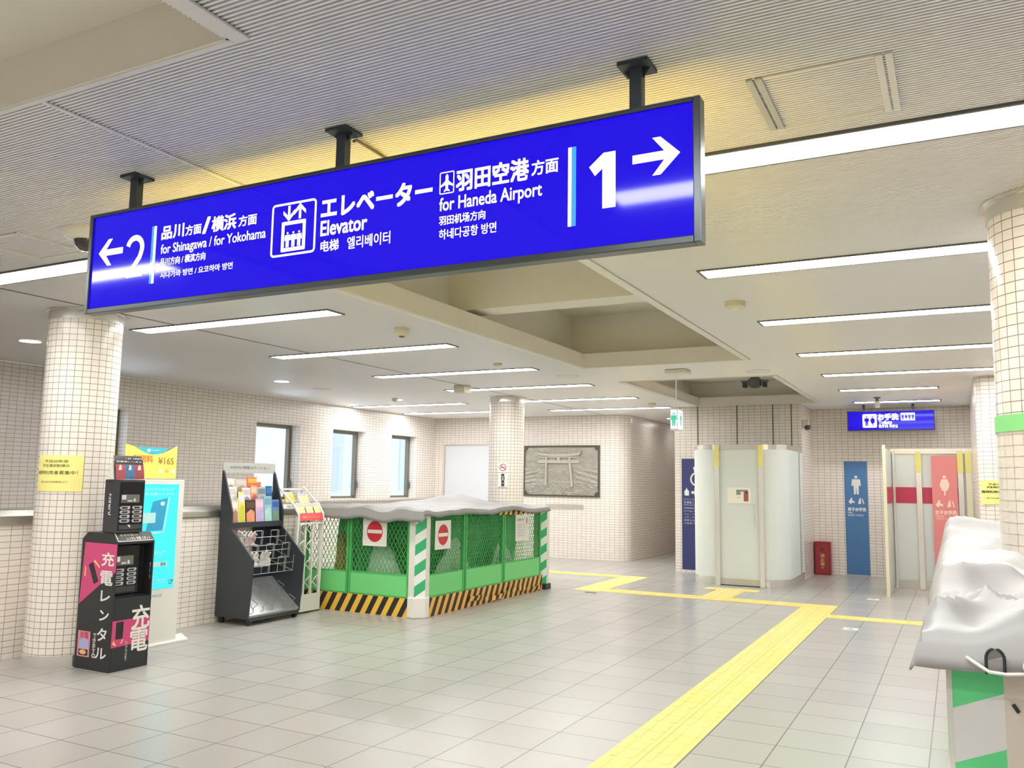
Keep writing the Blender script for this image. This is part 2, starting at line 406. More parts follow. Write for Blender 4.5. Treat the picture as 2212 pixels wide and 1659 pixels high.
# pale building outside the windows
OUT = mat('pale_render', S(226, 232, 240), 0.8); OUT2 = mat('pink_render', S(243, 214, 222), .8)
t = thing('building', (-17.5, 15, -3), 'pale building seen through the windows in the left wall', 'building')
m = MB(); m.box(-19, -15.2, 17.5, 24, -3, 9); m.build('wall', OUT, t)
m = MB(); m.box(-20, -16.5, 24.2, 27.5, -3, 9); m.build('wing', OUT2, t)
m = MB()
for k in range(5):
    for j in range(3): m.box(-15.2, -15.16, 18.2+k*1.15, 18.9+k*1.15, -1+j*2.2, .6+j*2.2)
m.build('shutter', mat('pale_blue_shutter', S(206, 220, 236), .6), t)

# ================================================================== COLUMNS
def column(cx, cy, label):
    t = thing('column', (cx, cy, 0), label, 'column', 'round tiled columns')
    R_ = .2856
    m = MB(); m.lathe([(R_, .09), (R_, 2.80)], cx, cy, 60, uvw=30*.0598); m.build('tiled_shaft', COLT, t, smooth=True)
    m = MB(); m.lathe([(R_+.004, 0), (R_+.004, .09)], cx, cy, 60); m.build('base_band', POLISH, t, smooth=True)
    m = MB(); m.lathe([(R_-.002, 2.782), (R_+.006, 2.784), (R_+.006, 2.858), (R_+.03, 2.862), (R_+.03, 2.872)], cx, cy, 60); m.build('capital_band', POLISH, t, smooth=True)
    return t
LC = (-6.526, 4.644); BC = (-6.46, 12.19); RC = (.461, 4.65)
column(*LC, 'round cream-tiled column with a yellow notice, behind the phone charger kiosk')
column(*BC, 'round cream-tiled column behind the green fence, next to the torii plaque')
column(*RC, 'round cream-tiled column wrapped in film with green tape at the right edge')
# protective film and tape on the right column
t = thing('protective_film', (RC[0], RC[1], 0), 'translucent film hung from green tape around the right-hand column', 'plastic film')
FILM = translucent('clear_film', S(242, 241, 238), .7, .68, .2, .05)
m = MB(); m.lathe([(.2856+.007, .1), (.2856+.007, 1.775)], RC[0], RC[1], 60); m.f = m.f[:-2]; m.m = m.m[:-2]; m.build('film_sheet', FILM, t, smooth=True)
m = MB(); m.lathe([(.2856+.009, 1.765), (.2856+.009, 1.842)], RC[0], RC[1], 60); m.f = m.f[:-2]; m.m = m.m[:-2]; m.build('green_tape', mat('green_masking_tape', S(140, 222, 140), .6), t, smooth=True)

def curved_notice(cx, cy, R_, a_mid, halfw, z0, z1, name, label, cat, lines, bgm, inkm):
    """sheet bent around a column, lettering follows the curve"""
    t = thing(name, (cx+R_*math.cos(a_mid), cy+R_*math.sin(a_mid), z0), label, cat)
    m = MB(); n = 14; w = halfw/R_
    pts = [(cx+(R_+.004)*math.cos(a_mid+w-2*w*k/n*-1-2*w), cy+(R_+.004)*math.sin(a_mid-w+2*w*k/n)) for k in range(n+1)]
    m.sheet(pts, z0, z1, .003); m.build('sheet', bgm, t, smooth=False)
    m = MB()
    for (txt, u0, u1, v0, v1, bold) in lines:
        vs_, fs = glyphs(txt, bold); x0 = min(v[0] for v in vs_); x1 = max(v[0] for v in vs_); y0 = min(v[1] for v in vs_); y1 = max(v[1] for v in vs_)
        P = []
        for v in vs_:
            u = u0+(v[0]-x0)/(x1-x0)*(u1-u0); vv = v0+(v[1]-y0)/(y1-y0)*(v1-v0)
            a = a_mid-w+2*w*u; P.append((cx+(R_+.0065)*math.cos(a), cy+(R_+.0065)*math.sin(a), z0+(z1-z0)*vv))
        m.add(P, fs)
    m.build('lettering', inkm, t)
    return t
YELLOWP = mat('yellow_paper', S(252, 242, 150), .6); INK = mat('black_ink', S(84, 78, 48), .6); INKB = mat('dark_ink', S(40, 40, 44), .6)
NOT = [('平成30年度', .22, .72, .79, .87, .02), ('京急蒲田駅構内', .17, .74, .67, .75, .02), ('臨時利用者募集中！', .03, .90, .465, .57, .03), ('お問い合わせは駅事務室 まで', .14, .72, .235, .285, .01)]
curved_notice(LC[0], LC[1], .2856, math.radians(-64), .196, 1.372, 1.662, 'notice', 'yellow printed notice taped around the left column', 'notice', NOT, YELLOWP, INK)

# ================================================================== CEILING FITTINGS
def strip_light(x0, x1, yc, label, group):
    t = thing('ceiling_light', ((x0+x1)/2, yc, ZC), label, 'ceiling light', group)
    w = .098
    m = MB(); z0, z1 = ZC-.010, ZC+.002
    m.box(x0-.02, x1+.02, yc-w-.014, yc-w, z0, z1); m.box(x0-.02, x1+.02, yc+w, yc+w+.014, z0, z1); m.box(x0-.02, x0, yc-w, yc+w, z0, z1); m.box(x1, x1+.02, yc-w, yc+w, z0, z1)
    m.build('light_frame', GREYMETAL, t)
    m = MB(); m.box(x0, x1, yc-w, yc+w, ZC-.006, ZC+.002); m.build('diffuser', STRIP, t)
    return t
ORD = ['nearest', 'second nearest', 'third nearest', 'fourth nearest', 'fifth nearest', 'sixth nearest', 'farthest']
YR = [3.49, 5.385, 7.255, 9.19, 11.0, 12.82, 14.72]
for i, y in enumerate(YR):
    if i < 5: strip_light(-1.415, .905, y, 'bright ceiling light strip, %s of the right-hand row' % ORD[i], 'right-hand row of light strips')
    else: strip_light(-1.43, -.195, y, 'short ceiling light strip in front of the blue toilet sign, %s one' % ('nearer' if i == 5 else 'farther'), 'short light strips by the toilets')
for i, y in enumerate([3.52, 5.41, 7.24, 9.15, 10.94, 12.82, 14.65]):
    strip_light(-6.81, -4.485, y, 'bright ceiling light strip, %s of the left-hand row' % ORD[i], 'left-hand row of light strips')
for i, y in enumerate([12.83, 14.5]):
    strip_light(-10.05, -7.65, y, 'slim ceiling light strip above the windows, %s the white board' % ('farther from' if i == 0 else 'closer to'), 'light strips above the windows')
strip_light(-1.415, .905, 1.30, 'ceiling light strip above the camera on the right, mirrored in the big sign', 'light strips beside the camera')
strip_light(-6.81, -4.485, 1.30, 'ceiling light strip above the camera on the left, mirrored in the big sign', 'light strips beside the camera')
for y in (-.9, -2.8):
    strip_light(-1.415, .905, y, 'ceiling light strip behind the camera on the right', 'light strips behind the camera')
    strip_light(-6.81, -4.485, y, 'ceiling light strip behind the camera on the left', 'light strips behind the camera')

def downlight(x, y, label, lit=True, r=.1):
    t = thing('downlight', (x, y, ZC), label, 'downlight', 'round ceiling downlights')
    m = MB(); n = 32; m.lathe([(r, ZC-.004), (r+.014, ZC-.006), (r+.016, ZC+.002)], x, y, n); m.f = m.f[:-2]; m.m = m.m[:-2]; m.build('trim_ring', WHITEP, t, smooth=True)
    m = MB(); m.lathe([(r, ZC-.0035), (r*.6, ZC-.005)], x, y, n); m.build('lens', DOWN if lit else WHITEP, t, smooth=True)
downlight(-8.42, 5.37, 'round downlight beside the top of the left tiled column')
downlight(-8.43, 9.08, 'round downlight above the wall between the column and the first window')
downlight(-8.42, 11.9, 'round downlight washing the wall between two windows', True, .08)
downlight(-9.75, 12.4, 'round downlight close to the wall above the middle window', True, .07)
downlight(-9.75, 14.4, 'round downlight close to the wall above the far window', True, .07)
downlight(-5.25, 17.2, 'round downlight in the passage nearest the rounded corner', True, .08)
downlight(-5.25, 18.9, 'round downlight deeper in the passage', True, .08)
def detector(x, y, r, h, label, z=ZC):
    t = thing('smoke_detector', (x, y, z), label, 'smoke detector', 'ceiling detectors')
    m = MB(); m.lathe([(r*.8, z-h), (r*.98, z-h*.8), (r, z-h*.25), (r, z+.003)], x, y, 24); m.build('housing', mat('ivory_plastic', S(226, 220, 196), .5), t, smooth=True)
    m = MB(); m.lathe([(r*.3, z-h-.012), (r*.42, z-h-.002), (r*.42, z-h*.9)], x, y, 16); m.build('sensor', GREYMETAL if h > .05 else WHITEP, t, smooth=True)
detector(-1.43, 6.33, .075, .05, 'ivory smoke detector on the ceiling to the right of the big coffer')
detector(-4.40, 6.25, .07, .075, 'ivory smoke detector on the ceiling to the left of the big coffer')
detector(-4.69, 8.6, .05, .03, 'small white detector between the third and fourth left light strips')
detector(-8.34, 11.7, .05, .05, 'small dark-centred detector above the second window')
detector(-4.55, 13.85, .06, .04, 'small detector just left of the hanging exit sign')
def speaker(x, y, label):
    t = thing('ceiling_speaker', (x, y, ZC), label, 'ceiling speaker', 'flat ceiling speakers')
    m = MB(); m.lathe([(.02, ZC-.007), (.11, ZC-.006), (.125, ZC-.003), (.125, ZC+.002)], x, y, 28); m.build('grille', WHITEP, t, smooth=True)
    m = MB(); m.lathe([(.125, ZC-.005), (.14, ZC-.006), (.142, ZC+.002)], x, y, 28); m.f = m.f[:-2]; m.m = m.m[:-2]; m.build('rim', WHITETRIM, t, smooth=True)
speaker(-4.40, 9.97, 'flat round speaker beside the far end of the big coffer')
speaker(-2.08, 10.35, 'flat round speaker by the corner of the far coffer')
speaker(-8.56, 10.1, 'flat round speaker above the first full window')
# square emitter ahead of the back column
t = thing('sensor_box', (-6.3, 10.5, ZC), 'square ivory sensor box on the ceiling in front of the back column', 'sensor')
m = MB(); m.box(-6.36, -6.18, 10.35, 10.53, ZC-.11, ZC); m.build('case', mat('ivory_plastic', S(226, 220, 196), .5), t, bevel=.008)
m = MB(); m.box(-6.33, -6.21, 10.38, 10.5, ZC-.118, ZC-.11); m.build('lens_plate', WHITEP, t)

# ceiling access hatch with two long frame bars (right)
t = thing('ceiling_hatch', (-.355, 3.02, ZC), 'square ceiling access hatch above the first right light strip', 'ceiling hatch')
for x in (-.575, -.545, -.17, -.14):
    m = MB(); m.box(x-.011, x+.011, 2.80, 3.25, ZC-.007, ZC+.002); m.build('frame_bar', STEELB if x < -.3 else WHITETRIM, t)
for y in (2.805, 3.245):
    m = MB(); m.box(-.53, -.185, y-.006, y+.006, ZC-.005, ZC+.002); m.build('frame_edge', WHITETRIM, t)
t = thing('ceiling_hatch', (-4.9, 3.07, ZC), 'pale framed ceiling hatch left of the big blue sign', 'ceiling hatch')
for a in ((-5.11, -4.69, 2.855, 2.872), (-5.11, -4.69, 3.28, 3.297)):
    m = MB(); m.box(*a, ZC-.008, ZC+.002); m.build('frame_edge', WHITETRIM, t)
for a in ((-5.12, -5.103, 2.855, 3.297), (-4.697, -4.68, 2.855, 3.297)):
    m = MB(); m.box(*a, ZC-.008, ZC+.002); m.build('frame_bar', WHITETRIM, t)

# dome camera near the big sign
t = thing('dome_camera', (-4.30, 3.02, ZC), 'white dome security camera on the ceiling left of the big sign', 'security camera')
m = MB(); m.lathe([(.065, ZC-.055), (.115, ZC-.04), (.135, ZC-.012), (.135, ZC+.003)], -4.30, 3.02, 36); m.build('base', WHITEP, t, smooth=True)
m = MB(); m.lathe([(.0, ZC-.118), (.03, ZC-.112), (.055, ZC-.09), (.064, ZC-.055)], -4.30, 3.02, 28); m.build('dome', mat('smoked_dome', S(70, 70, 72), .08), t, smooth=True)
# wall camera on the block corner
t = thing('dome_camera', (-2.19, 14.72, 2.5), 'small chrome dome camera high on the corner left of the toilet sign', 'security camera')
m = MB(); m.box(-2.26, -2.15, 14.74, 14.84, 2.47, 2.60); m.build('bracket', STEELB, t, bevel=.01)
m = MB(); m.lathe([(0, 2.43), (.035, 2.44), (.06, 2.475), (.055, 2.50), (.03, 2.53)], -2.18, 14.78, 20); m.build('dome', mat('smoked_dome', S(70, 70, 72), .08), t, smooth=True)
# white spotlight camera in front of the toilet sign
t = thing('spot_camera', (-1.04, 14.0, ZC), 'white stalked camera hanging from the ceiling in front of the toilet sign', 'security camera')
m = MB(); m.lathe([(.045, ZC-.02), (.05, ZC+.002)], -1.04, 14.0, 20); m.tube([(-1.04, 14.0, ZC), (-1.04, 14.0, 2.80)], .022, 12); m.build('stalk', GREYMETAL, t)
m = MB(); m.lathe([(.02, 2.705), (.034, 2.715), (.036, 2.80), (.03, 2.81)], -1.04, 14.0, 20); m.build('camera_head', WHITE, t, smooth=True)
# projector-like sensor on the far coffer's near wall
t = thing('motor_unit', (-2.7, 13.2, 3.14), 'round sensor unit with side clips inside the far coffer', 'sensor')
m = MB(); m.lathe([(.06, 2.99), (.1, 3.02), (.1, 3.12), (.07, 3.14), (.07, 3.285)], -2.7, 13.2, 24); m.build('drum', GREYMETAL, t, smooth=True)
for dx in (-.15, .15):
    m = MB(); m.box(-2.7+dx-.03, -2.7+dx+.03, 13.15, 13.25, 3.0, 3.08); m.build('clip', DARKMETAL, t, bevel=.006)
m = MB(); m.box(-2.9, -2.5, 13.17, 13.23, 3.08, 3.11); m.build('crossbar', GREYMETAL, t)

# ================================================================== BIG DIRECTION SIGN
SX0, SX1, SZ0, SZ1, SY = -3.565, -.668, 2.243, 2.715, 2.515
t = thing('direction_sign', ((SX0+SX1)/2, SY+.03, ZC), 'long blue backlit station sign with arrows, hung from the ceiling', 'sign')
P = PL((0, SY, 0), (1, 0, 0))
m = MB(); fr = .024
m.box(SX0, SX0+fr, SY, SY+.055, SZ0, SZ1); m.box(SX1-fr, SX1, SY, SY+.055, SZ0, SZ1); m.box(SX0+fr, SX1-fr, SY, SY+.055, SZ0, SZ0+fr); m.box(SX0+fr, SX1-fr, SY, SY+.055, SZ1-fr+.008, SZ1)
m.build('housing', mat('sign_frame_metal', S(92, 98, 100), .3, .8), t, bevel=.003)
m = MB(); m.box(SX0+fr, SX1-fr, SY+.008, SY+.012, SZ0+fr, SZ1-fr+.008); m.build('face_panel', SIGNBLUE, t)
m = MB(); m.box(SX0+fr, SX1-fr, SY+.045, SY+.052, SZ0+fr, SZ1-fr+.008); m.build('rear_panel', SIGNYELLOW, t)
D0, D1 = -.0075, -.0068
def D(): return -.0072
m = MB()
def sq(txt, a0, a1, b0, b1, bold=.02): P.text(m, txt, a0, a1, b0, b1, D(), bold)
for txt, a0, a1, b0, b1, bo in [('品', -3.078, -3.016, 2.541, 2.598, .03), ('川', -3.006, -2.942, 2.541, 2.599, .03), ('方面', -2.930, -2.836, 2.541, 2.585, .025), ('/', -2.824, -2.786, 2.538, 2.606, .03),
    ('横浜', -2.772, -2.634, 2.538, 2.602, .03), ('方面', -2.618, -2.518, 2.541, 2.586, .025),
    ('for Shinagawa / for Yokohama', -3.078, -2.464, 2.463, 2.518, .012), ('品川方向 / 横滨方向', -3.077, -2.802, 2.421, 2.456, .02), ('시나가와 방면 / 요코하마 방면', -3.072, -2.640, 2.365, 2.394, .015),
    ('エレベーター', -2.176, -1.662, 2.517, 2.600, .035), ('Elevator', -2.176, -1.952, 2.446, 2.505, .02), ('电梯', -2.173, -2.085, 2.382, 2.426, .02), ('엘리베이터', -2.042, -1.842, 2.378, 2.426, .012),
    ('羽田空港', -1.557, -1.268, 2.536, 2.613, .03), ('方面', -1.255, -1.156, 2.546, 2.597, .025), ('for Haneda Airport', -1.627, -1.216, 2.456, 2.519, .016), ('羽田机场方向', -1.627, -1.436, 2.418, 2.452, .02), ('하네다공항 방면', -1.626, -1.391, 2.364, 2.402, .015)]:
    sq(txt, a0, a1, b0, b1, bo)
m.build('lettering', SIGNWHITE, t)
m = MB()
# platform number two, drawn as a stroke
pts = []
for k in range(13):
    a = math.radians(165-k*180/12*1.05); pts.append((-3.249+.048*math.cos(a), 2.523+.048*math.sin(a)))
pts += [(-3.215, 2.478), (-3.285, 2.400)]
for i in range(len(pts)-1):
    P.line(m, *pts[i], *pts[i+1], .026, D0, D1); P.disc(m, *pts[i+1], .0128, .0128, D0, D1, 12)
P.rect(m, -3.297, -3.190, 2.390, 2.414, D0, D1)
m.build('platform_number', SIGNWHITE, t)
m = MB(); P.poly(m, [(-.950, 2.394), (-.950, 2.583), (-.992, 2.583), (-1.043, 2.541), (-1.022, 2.508), (-.996, 2.530), (-.996, 2.394)], D0, D1); m.build('platform_number', SIGNWHITE, t)
def arrow(pl, mb, tipx, cy, length, half, w, sgn, d0, d1):
    x2 = tipx-sgn*length
    pl.line(mb, tipx-sgn*w*.5, cy, x2, cy, w, d0, d1)
    for s_ in (1, -1):
        q = half*1.0
        pl.poly(mb, [(tipx, cy), (tipx-sgn*q, cy+s_*q*.98), (tipx-sgn*(q+w*.95), cy+s_*q*.98), (tipx-sgn*w*1.38, cy)], d0, d1)
m = MB(); arrow(P, m, -3.495, 2.524, .165, .064, .029, -1, D0, D1); m.build('arrow', SIGNWHITE, t)
m = MB(); arrow(P, m, -.734, 2.541, .158, .064, .029, 1, D0, D1); m.build('arrow', SIGNWHITE, t)
m = MB(); P.rect(m, -3.128, -3.113, 2.348, 2.609, D0, D1); m.mi = 1; P.rect(m, -3.143, -3.128, 2.348, 2.609, D0, D1); m.build('divider_bar', [SIGNWHITE, SIGNCYAN], t)
m = MB(); P.rect(m, -1.119, -1.106, 2.348, 2.622, D0, D1); m.mi = 1; P.rect(m, -1.106, -1.090, 2.348, 2.622, D0, D1); m.build('divider_bar', [SIGNWHITE, SIGNCYAN], t)
m = MB(); P.rframe(m, -2.434, -2.202, 2.386, 2.606, .009, D0, D1, .018)
P.rframe(m, -2.379, -2.254, 2.404, 2.528, .015, D0, D1, .004)
for x in (-2.3465, -2.3165, -2.2865): person(P, m, x, 2.421, .064, D0, D1)
for x, sg in ((-2.343, -1), (-2.286, 1)):
    top, bot = 2.593, 2.533
    P.rect(m, x-.006, x+.006, bot, top, D0, D1); tip = top+.004 if sg > 0 else bot-.004
    for s_ in (1, -1): P.poly(m, [(x, tip), (x+s_*.03, tip-sg*.03), (x+s_*.03, tip-sg*.046), (x, tip-sg*.018)], D0, D1)
m.build('elevator_pictogram', SIGNWHITE, t)
m = MB(); P.rframe(m, -1.629, -1.567, 2.533, 2.616, .004, D0, D1, .006)
c = -1.598
P.poly(m, [(c, 2.608), (c+.006, 2.600), (c+.006, 2.582), (c+.026, 2.566), (c+.026, 2.559), (c+.006, 2.567), (c+.005, 2.552), (c+.012, 2.546), (c+.012, 2.541), (c, 2.545), (c-.012, 2.541), (c-.012, 2.546), (c-.005, 2.552), (c-.006, 2.567), (c-.026, 2.559), (c-.026, 2.566), (c-.006, 2.582), (c-.006, 2.600)], D0, D1)
m.build('airplane_pictogram', SIGNWHITE, t)
for x in (-3.296, -2.10, -.884):
    m = MB(); m.box(x-.021, x+.021, SY+.012, SY+.052, SZ1-.002, ZC-.008); h = m.build('hanger_post', mat('hanger_paint', S(70, 78, 84), .45, .3), t, bevel=.003)
    m = MB(); a = .052
    m.add([(x-a, SY+.032-a, ZC-.012), (x+a, SY+.032-a, ZC-.012), (x+a, SY+.032+a, ZC-.012), (x-a, SY+.032+a, ZC-.012), (x-a, SY+.032-a, ZC+.001), (x+a, SY+.032-a, ZC+.001), (x+a, SY+.032+a, ZC+.001), (x-a, SY+.032+a, ZC+.001)], [(0,3,2,1),(4,5,6,7),(0,1,5,4),(1,2,6,5),(2,3,7,6),(3,0,4,7)])
    for s_ in (-1, 1): m.prism([(x+s_*.021, SY+.03, ZC-.012), (x+s_*.046, SY+.03, ZC-.012), (x+s_*.021, SY+.03, ZC-.045)], (0, .006, 0))
    m.build('ceiling_flange', mat('hanger_paint', S(70, 78, 84), .45, .3), t)
m = MB(); m.tube([(-2.08, SY+.07, ZC-.03), (-2.09, SY+.1, ZC-.012), (-2.10, SY+.2, ZC-.008), (-2.11, SY+.33, ZC-.004)], .006, 8); m.build('cable', mat('grey_cable', S(120, 112, 80), .5), t)

# ================================================================== EXIT SIGN, TOILET SIGN
t = thing('exit_sign', (-2.95, 9.9, ZC), 'small hanging emergency exit sign on a thin rod by the far coffer', 'exit sign')
m = MB(); m.box(-3.06, -2.80, 9.78, 10.0, ZC-.055, ZC); m.build('ceiling_base', WHITEP, t, bevel=.012)
m = MB(); m.tube([(-2.955, 9.9, ZC-.05), (-2.955, 9.9, 2.40)], .007, 8); m.build('rod', WHITE, t)
m = MB(); m.box(-3.0, -2.91, 9.80, 10.02, 2.14, 2.40); m.build('lamp_housing', WHITE, t, bevel=.006)
Px = PL((-2.91, 9.80, 2.14), (0, 1, 0))
m = MB(); Px.rect(m, .015, .205, .02, .24, .0005, .004); Px.n
m.mi = 1; person(Px, m, .12, .06, .15, .004, .006); m.mi = 0
Py = PL((-3.0, 9.80, 2.14), (1, 0, 0)); Py.rect(m, .008, .082, .02, .24, .0005, .004); m.mi = 1; person(Py, m, .045, .05, .16, .004, .006)
m.build('lit_face', [emis('exit_face', (.9, 1, .93, 1), .55), emis('exit_green', (.02, .62, .36, 1), .45)], t)

TX0, TX1, TZ0, TZ1, TY = -1.598, -.285, 2.435, 2.765, 15.2
t = thing('toilet_sign', ((TX0+TX1)/2, TY, ZC), 'smaller blue backlit toilet sign hung in front of the toilets', 'sign')
m = MB(); m.box(TX0, TX1, TY, TY+.12, TZ0, TZ1); m.build('housing', DARKMETAL, t)
m = MB(); m.box(TX0+.015, TX1-.015, TY-.006, TY-.001, TZ0+.015, TZ1-.015); m.build('face_panel', SIGNBLUE, t)
Q = PL((TX0, TY-.006, TZ0), (1, 0, 0)); m = MB(); e0, e1 = .0005, .0012
Q.rframe(m, .235, .455, .05, .275, .112, e0, e1, .02)
Q.text(m, 'お手洗', .475, .78, .175, .275, e1, .05); Q.text(m, 'Toilets', .48, .68, .105, .165, e1, .03); Q.text(m, '洗手间 화장실', .48, .765, .045, .098, e1, .03)
Q.rect(m, .815, 1.025, .16, .285, e0, e1)
m.build('lettering', emis('backlit_white_far', (1, 1, 1, 1), .7), t)
m = MB(); person(Q, m, .30, .08, .16, .0013, .002); person(Q, m, .39, .08, .16, .0013, .002, True)
for k, x in enumerate((.845, .895, .945, .995)): person(Q, m, x, .175, .095, .0013, .002, k == 1)
m.build('pictogram', SIGNBLUE, t)
for x in (-1.345, -.60):
    m = MB(); m.box(x-.018, x+.018, TY+.03, TY+.09, TZ1, ZC); m.build('hanger_post', DARKMETAL, t)

# ================================================================== TORII WALL
# bronze relief plaque
t = thing('relief_plaque', (-7.17, YT, 1.22), 'bronze-grey relief plaque of a shrine gate on the back wall', 'plaque')
Q = PL((-8.01, YT, 1.225), (1, 0, 0)); WQ, HQ = 1.70, 1.035
BRZ = mat('bronze_relief', S(164, 161, 150), .45, .2, noise_amt=.14, noise_scale=9); BRD = mat('dark_bronze', S(92, 87, 76), .5, .3)
m = MB(); Q.rframe(m, 0, WQ, 0, HQ, .035, 0, .03, .002)
for ca, cb in ((.035, .035), (WQ-.035, .035), (.035, HQ-.035), (WQ-.035, HQ-.035)):
    pts = [(ca, cb)]; sx = 1 if ca < 1 else -1; sy = 1 if cb < .5 else -1
    pts += [(ca+sx*.075*math.cos(math.radians(a)), cb+sy*.075*math.sin(math.radians(a))) for a in range(0, 91, 15)]
    Q.poly(m, pts, .012, .026)
m.build('frame', BRD, t)
# relief ground as a displaced grid
nx, ny = 110, 70; V = []; F = []
def hgt(a, b):
    f = noise.fractal(Vector((a*7, b*7, 1.3)), .8, 2.0, 5)*.009
    if b < .30: f += abs(noise.noise(Vector((a*34, b*20, 5))))*.03
    if a > 1.2 and .28 < b < .55: f += .006*math.sin((b*60+a*14))
    if a < .32 and .25 < b < .55: f += .006*math.sin(b*75-a*12)
    if .30 < b < .52 and (a < .7 or a > 1.15): f += abs(noise.noise(Vector((a*22, b*22, 9))))*.02
    return f+.012
for j in range(ny+1):
    for i in range(nx+1):
        a = .03+(WQ-.06)*i/nx; b = .03+(HQ-.06)*j/ny; V.append(Q.p(a, b, hgt(a, b)))
for j in range(ny):
    for i in range(nx): F.append((j*(nx+1)+i, j*(nx+1)+i+1, (j+1)*(nx+1)+i+1, (j+1)*(nx+1)+i))
m = MB(); m.add(V, F); m.build('relief_ground', BRZ, t, smooth=True)
m = MB()
def roundbar(p0, p1, r_):
    m.tube([Q.p(*p0, .03), Q.p(*p1, .03)], r_, 10)
roundbar((.522, .22), (.535, .81), .026); roundbar((1.105, .20), (1.045, .80), .026)
Q.poly(m, [(.31, .92), (.36, .885), (.6, .86), (1.0, .86), (1.24, .88), (1.30, .925), (1.285, .86), (1.25, .83), (1.0, .815), (.6, .815), (.36, .835)], .012, .05)
Q.rect(m, .35, 1.27, .785, .812, .012, .036); Q.rect(m, .35, 1.26, .675, .735, .012, .042); Q.rect(m, .77, .84, .735, .785, .012, .04)
m.build('torii_gate', mat('bronze_highlight', S(190, 186, 172), .42, .2), t, smooth=False)
tag(MB().box(-7.49, -6.66, YT-.012, YT-.001, .985, 1.075).build('caption_plate', mat('caption_metal', S(212, 208, 198), .35, .5)), 'grey caption plate under the bronze plaque', 'plate')
# white board
t = thing('white_board', (-9.3, YT, 1.1), 'blank white board on the back wall beside the windows', 'board')
m = MB(); m.box(-9.93, -8.60, YT-.02, YT-.004, 1.10, 2.27); m.build('panel', mat('white_board_face', S(222, 225, 230), .25), t)
Q = PL((-9.95, YT-.004, 1.08), (1, 0, 0)); m = MB(); Q.rframe(m, 0, 1.37, 0, 1.21, .02, 0, .025); m.build('frame', STEELB, t)
# no-smoking sign bent on the back column (flat plates fixed by a spacer)
ang = math.atan2(0-BC[1], 0-BC[0])
def colplate(cx, cy, a, R_, w):  # tangent plane on a column, facing angle a
    n_ = Vector((math.cos(a), math.sin(a), 0)); u_ = Vector((-n_.y, n_.x, 0)); return PL(Vector((cx, cy, 0))+n_*(R_)-u_*w/2, u_)
Q = colplate(*BC, ang-.17, .288, .15)
t = thing('no_smoking_sign', Q.p(.075, 1.42), 'small white no-smoking sign on the back column', 'sign')
m = MB(); Q.rect(m, 0, .15, 1.655, 1.80, .004, .008); m.build('pictogram_plate', WHITE, t)
m = MB(); cx, cz = .075, 1.73
outer = [(cx+.056*math.cos(2*math.pi*k/24), cz+.056*math.sin(2*math.pi*k/24)) for k in range(24)]; inner = [(cx+.045*math.cos(2*math.pi*k/24), cz+.045*math.sin(2*math.pi*k/24)) for k in range(24)]
Q.ring(m, outer, inner, .0082, .0095); Q.line(m, cx-.035, cz+.035, cx+.035, cz-.035, .011, .0082, .0095); m.mi = 1; Q.rect(m, cx-.035, cx+.03, cz-.006, cz+.006, .008, .009); m.build('prohibition_mark', [mat('sign_red', S(206, 58, 62), .45), INKB], t)
m = MB(); Q.rect(m, 0, .15, 1.42, 1.645, .004, .008); m.build('text_plate', WHITE, t)
m = MB(); Q.vtext(m, '終日禁煙', .05, .10, 1.635, 1.43, .0088, .04); m.build('lettering', INKB, t)

# ================================================================== ACCESSIBLE TOILET BOOTH
FROST = translucent('frosted_glass', S(242, 248, 244), .85, 0.0, .18, .07)
t = thing('glass_booth', (-2.95, 13.9, 0), 'frosted glass booth with curved corners around the accessible toilet door', 'booth')
def arcpts(cx, cy, r_, a0, a1, n=12): return [(cx+r_*math.cos(math.radians(a0+(a1-a0)*k/n)), cy+r_*math.sin(math.radians(a0+(a1-a0)*k/n))) for k in range(n+1)]
Lp = [(-3.74, 14.68)]+arcpts(-3.29, 13.58, .45, 180, 270); Rp = arcpts(-2.61, 13.50, .35, 270, 360)+[(-2.26, 14.68)]
for pth in (Lp, Rp):
    m = MB(); m.sheet(pth, .12, 2.05, .012); m.build('curved_glass', FROST, t, smooth=True)
    m = MB(); m.sheet(pth, 0, .12, .03); m.build('base_rail', POLISH, t, smooth=True)
    m = MB(); m.sheet(pth, 2.05, 2.125, .03); m.build('top_rail', POLISH, t, smooth=True)
for x in (-3.28, -2.62):
    m = MB(); m.box(x-.035, x+.035, 13.10, 13.18, 0, 2.125); m.build('post', POSTM, t, bevel=.006)
    m = MB(); m.box(x-.036, x+.036, 13.092, 13.10, 1.78, 2.11); m.build('yellow_pad', mat('yellow_guard', S(246, 236, 140), .5), t, bevel=.003)
m = MB(); m.box(-2.275, -2.25, 14.30, 14.36, .12, 2.05); m.build('post', STEEL, t)
d = MB(); d.box(-3.245, -2.655, 13.15, 13.165, .06, 2.05); dr = d.build('door', FROST, t)
m = MB(); m.box(-3.245, -2.655, 13.14, 13.175, 2.05, 2.125); m.build('top_rail', STEELB, t)
m = MB(); m.box(-3.245, -2.655, 13.14, 13.175, .015, .105); m.build('kick_rail', STEEL, dr)
m = MB(); m.tube([(-2.72, 13.13, .9), (-2.72, 13.105, .92), (-2.72, 13.105, 1.22), (-2.72, 13.13, 1.24)], .012, 8); m.build('door_handle', WHITE, dr, smooth=True)
t2 = thing('door_poster', (-2.95, 13.14, 1.23), 'small poster with a red figure taped to the booth door', 'poster')
Q = PL((-3.13, 13.148, 1.235), (1, 0, 0))
m = MB(); Q.rect(m, 0, .35, 0, .235, .001, .003); m.build('paper', mat('cream_paper', S(250, 249, 234), .6), t2)
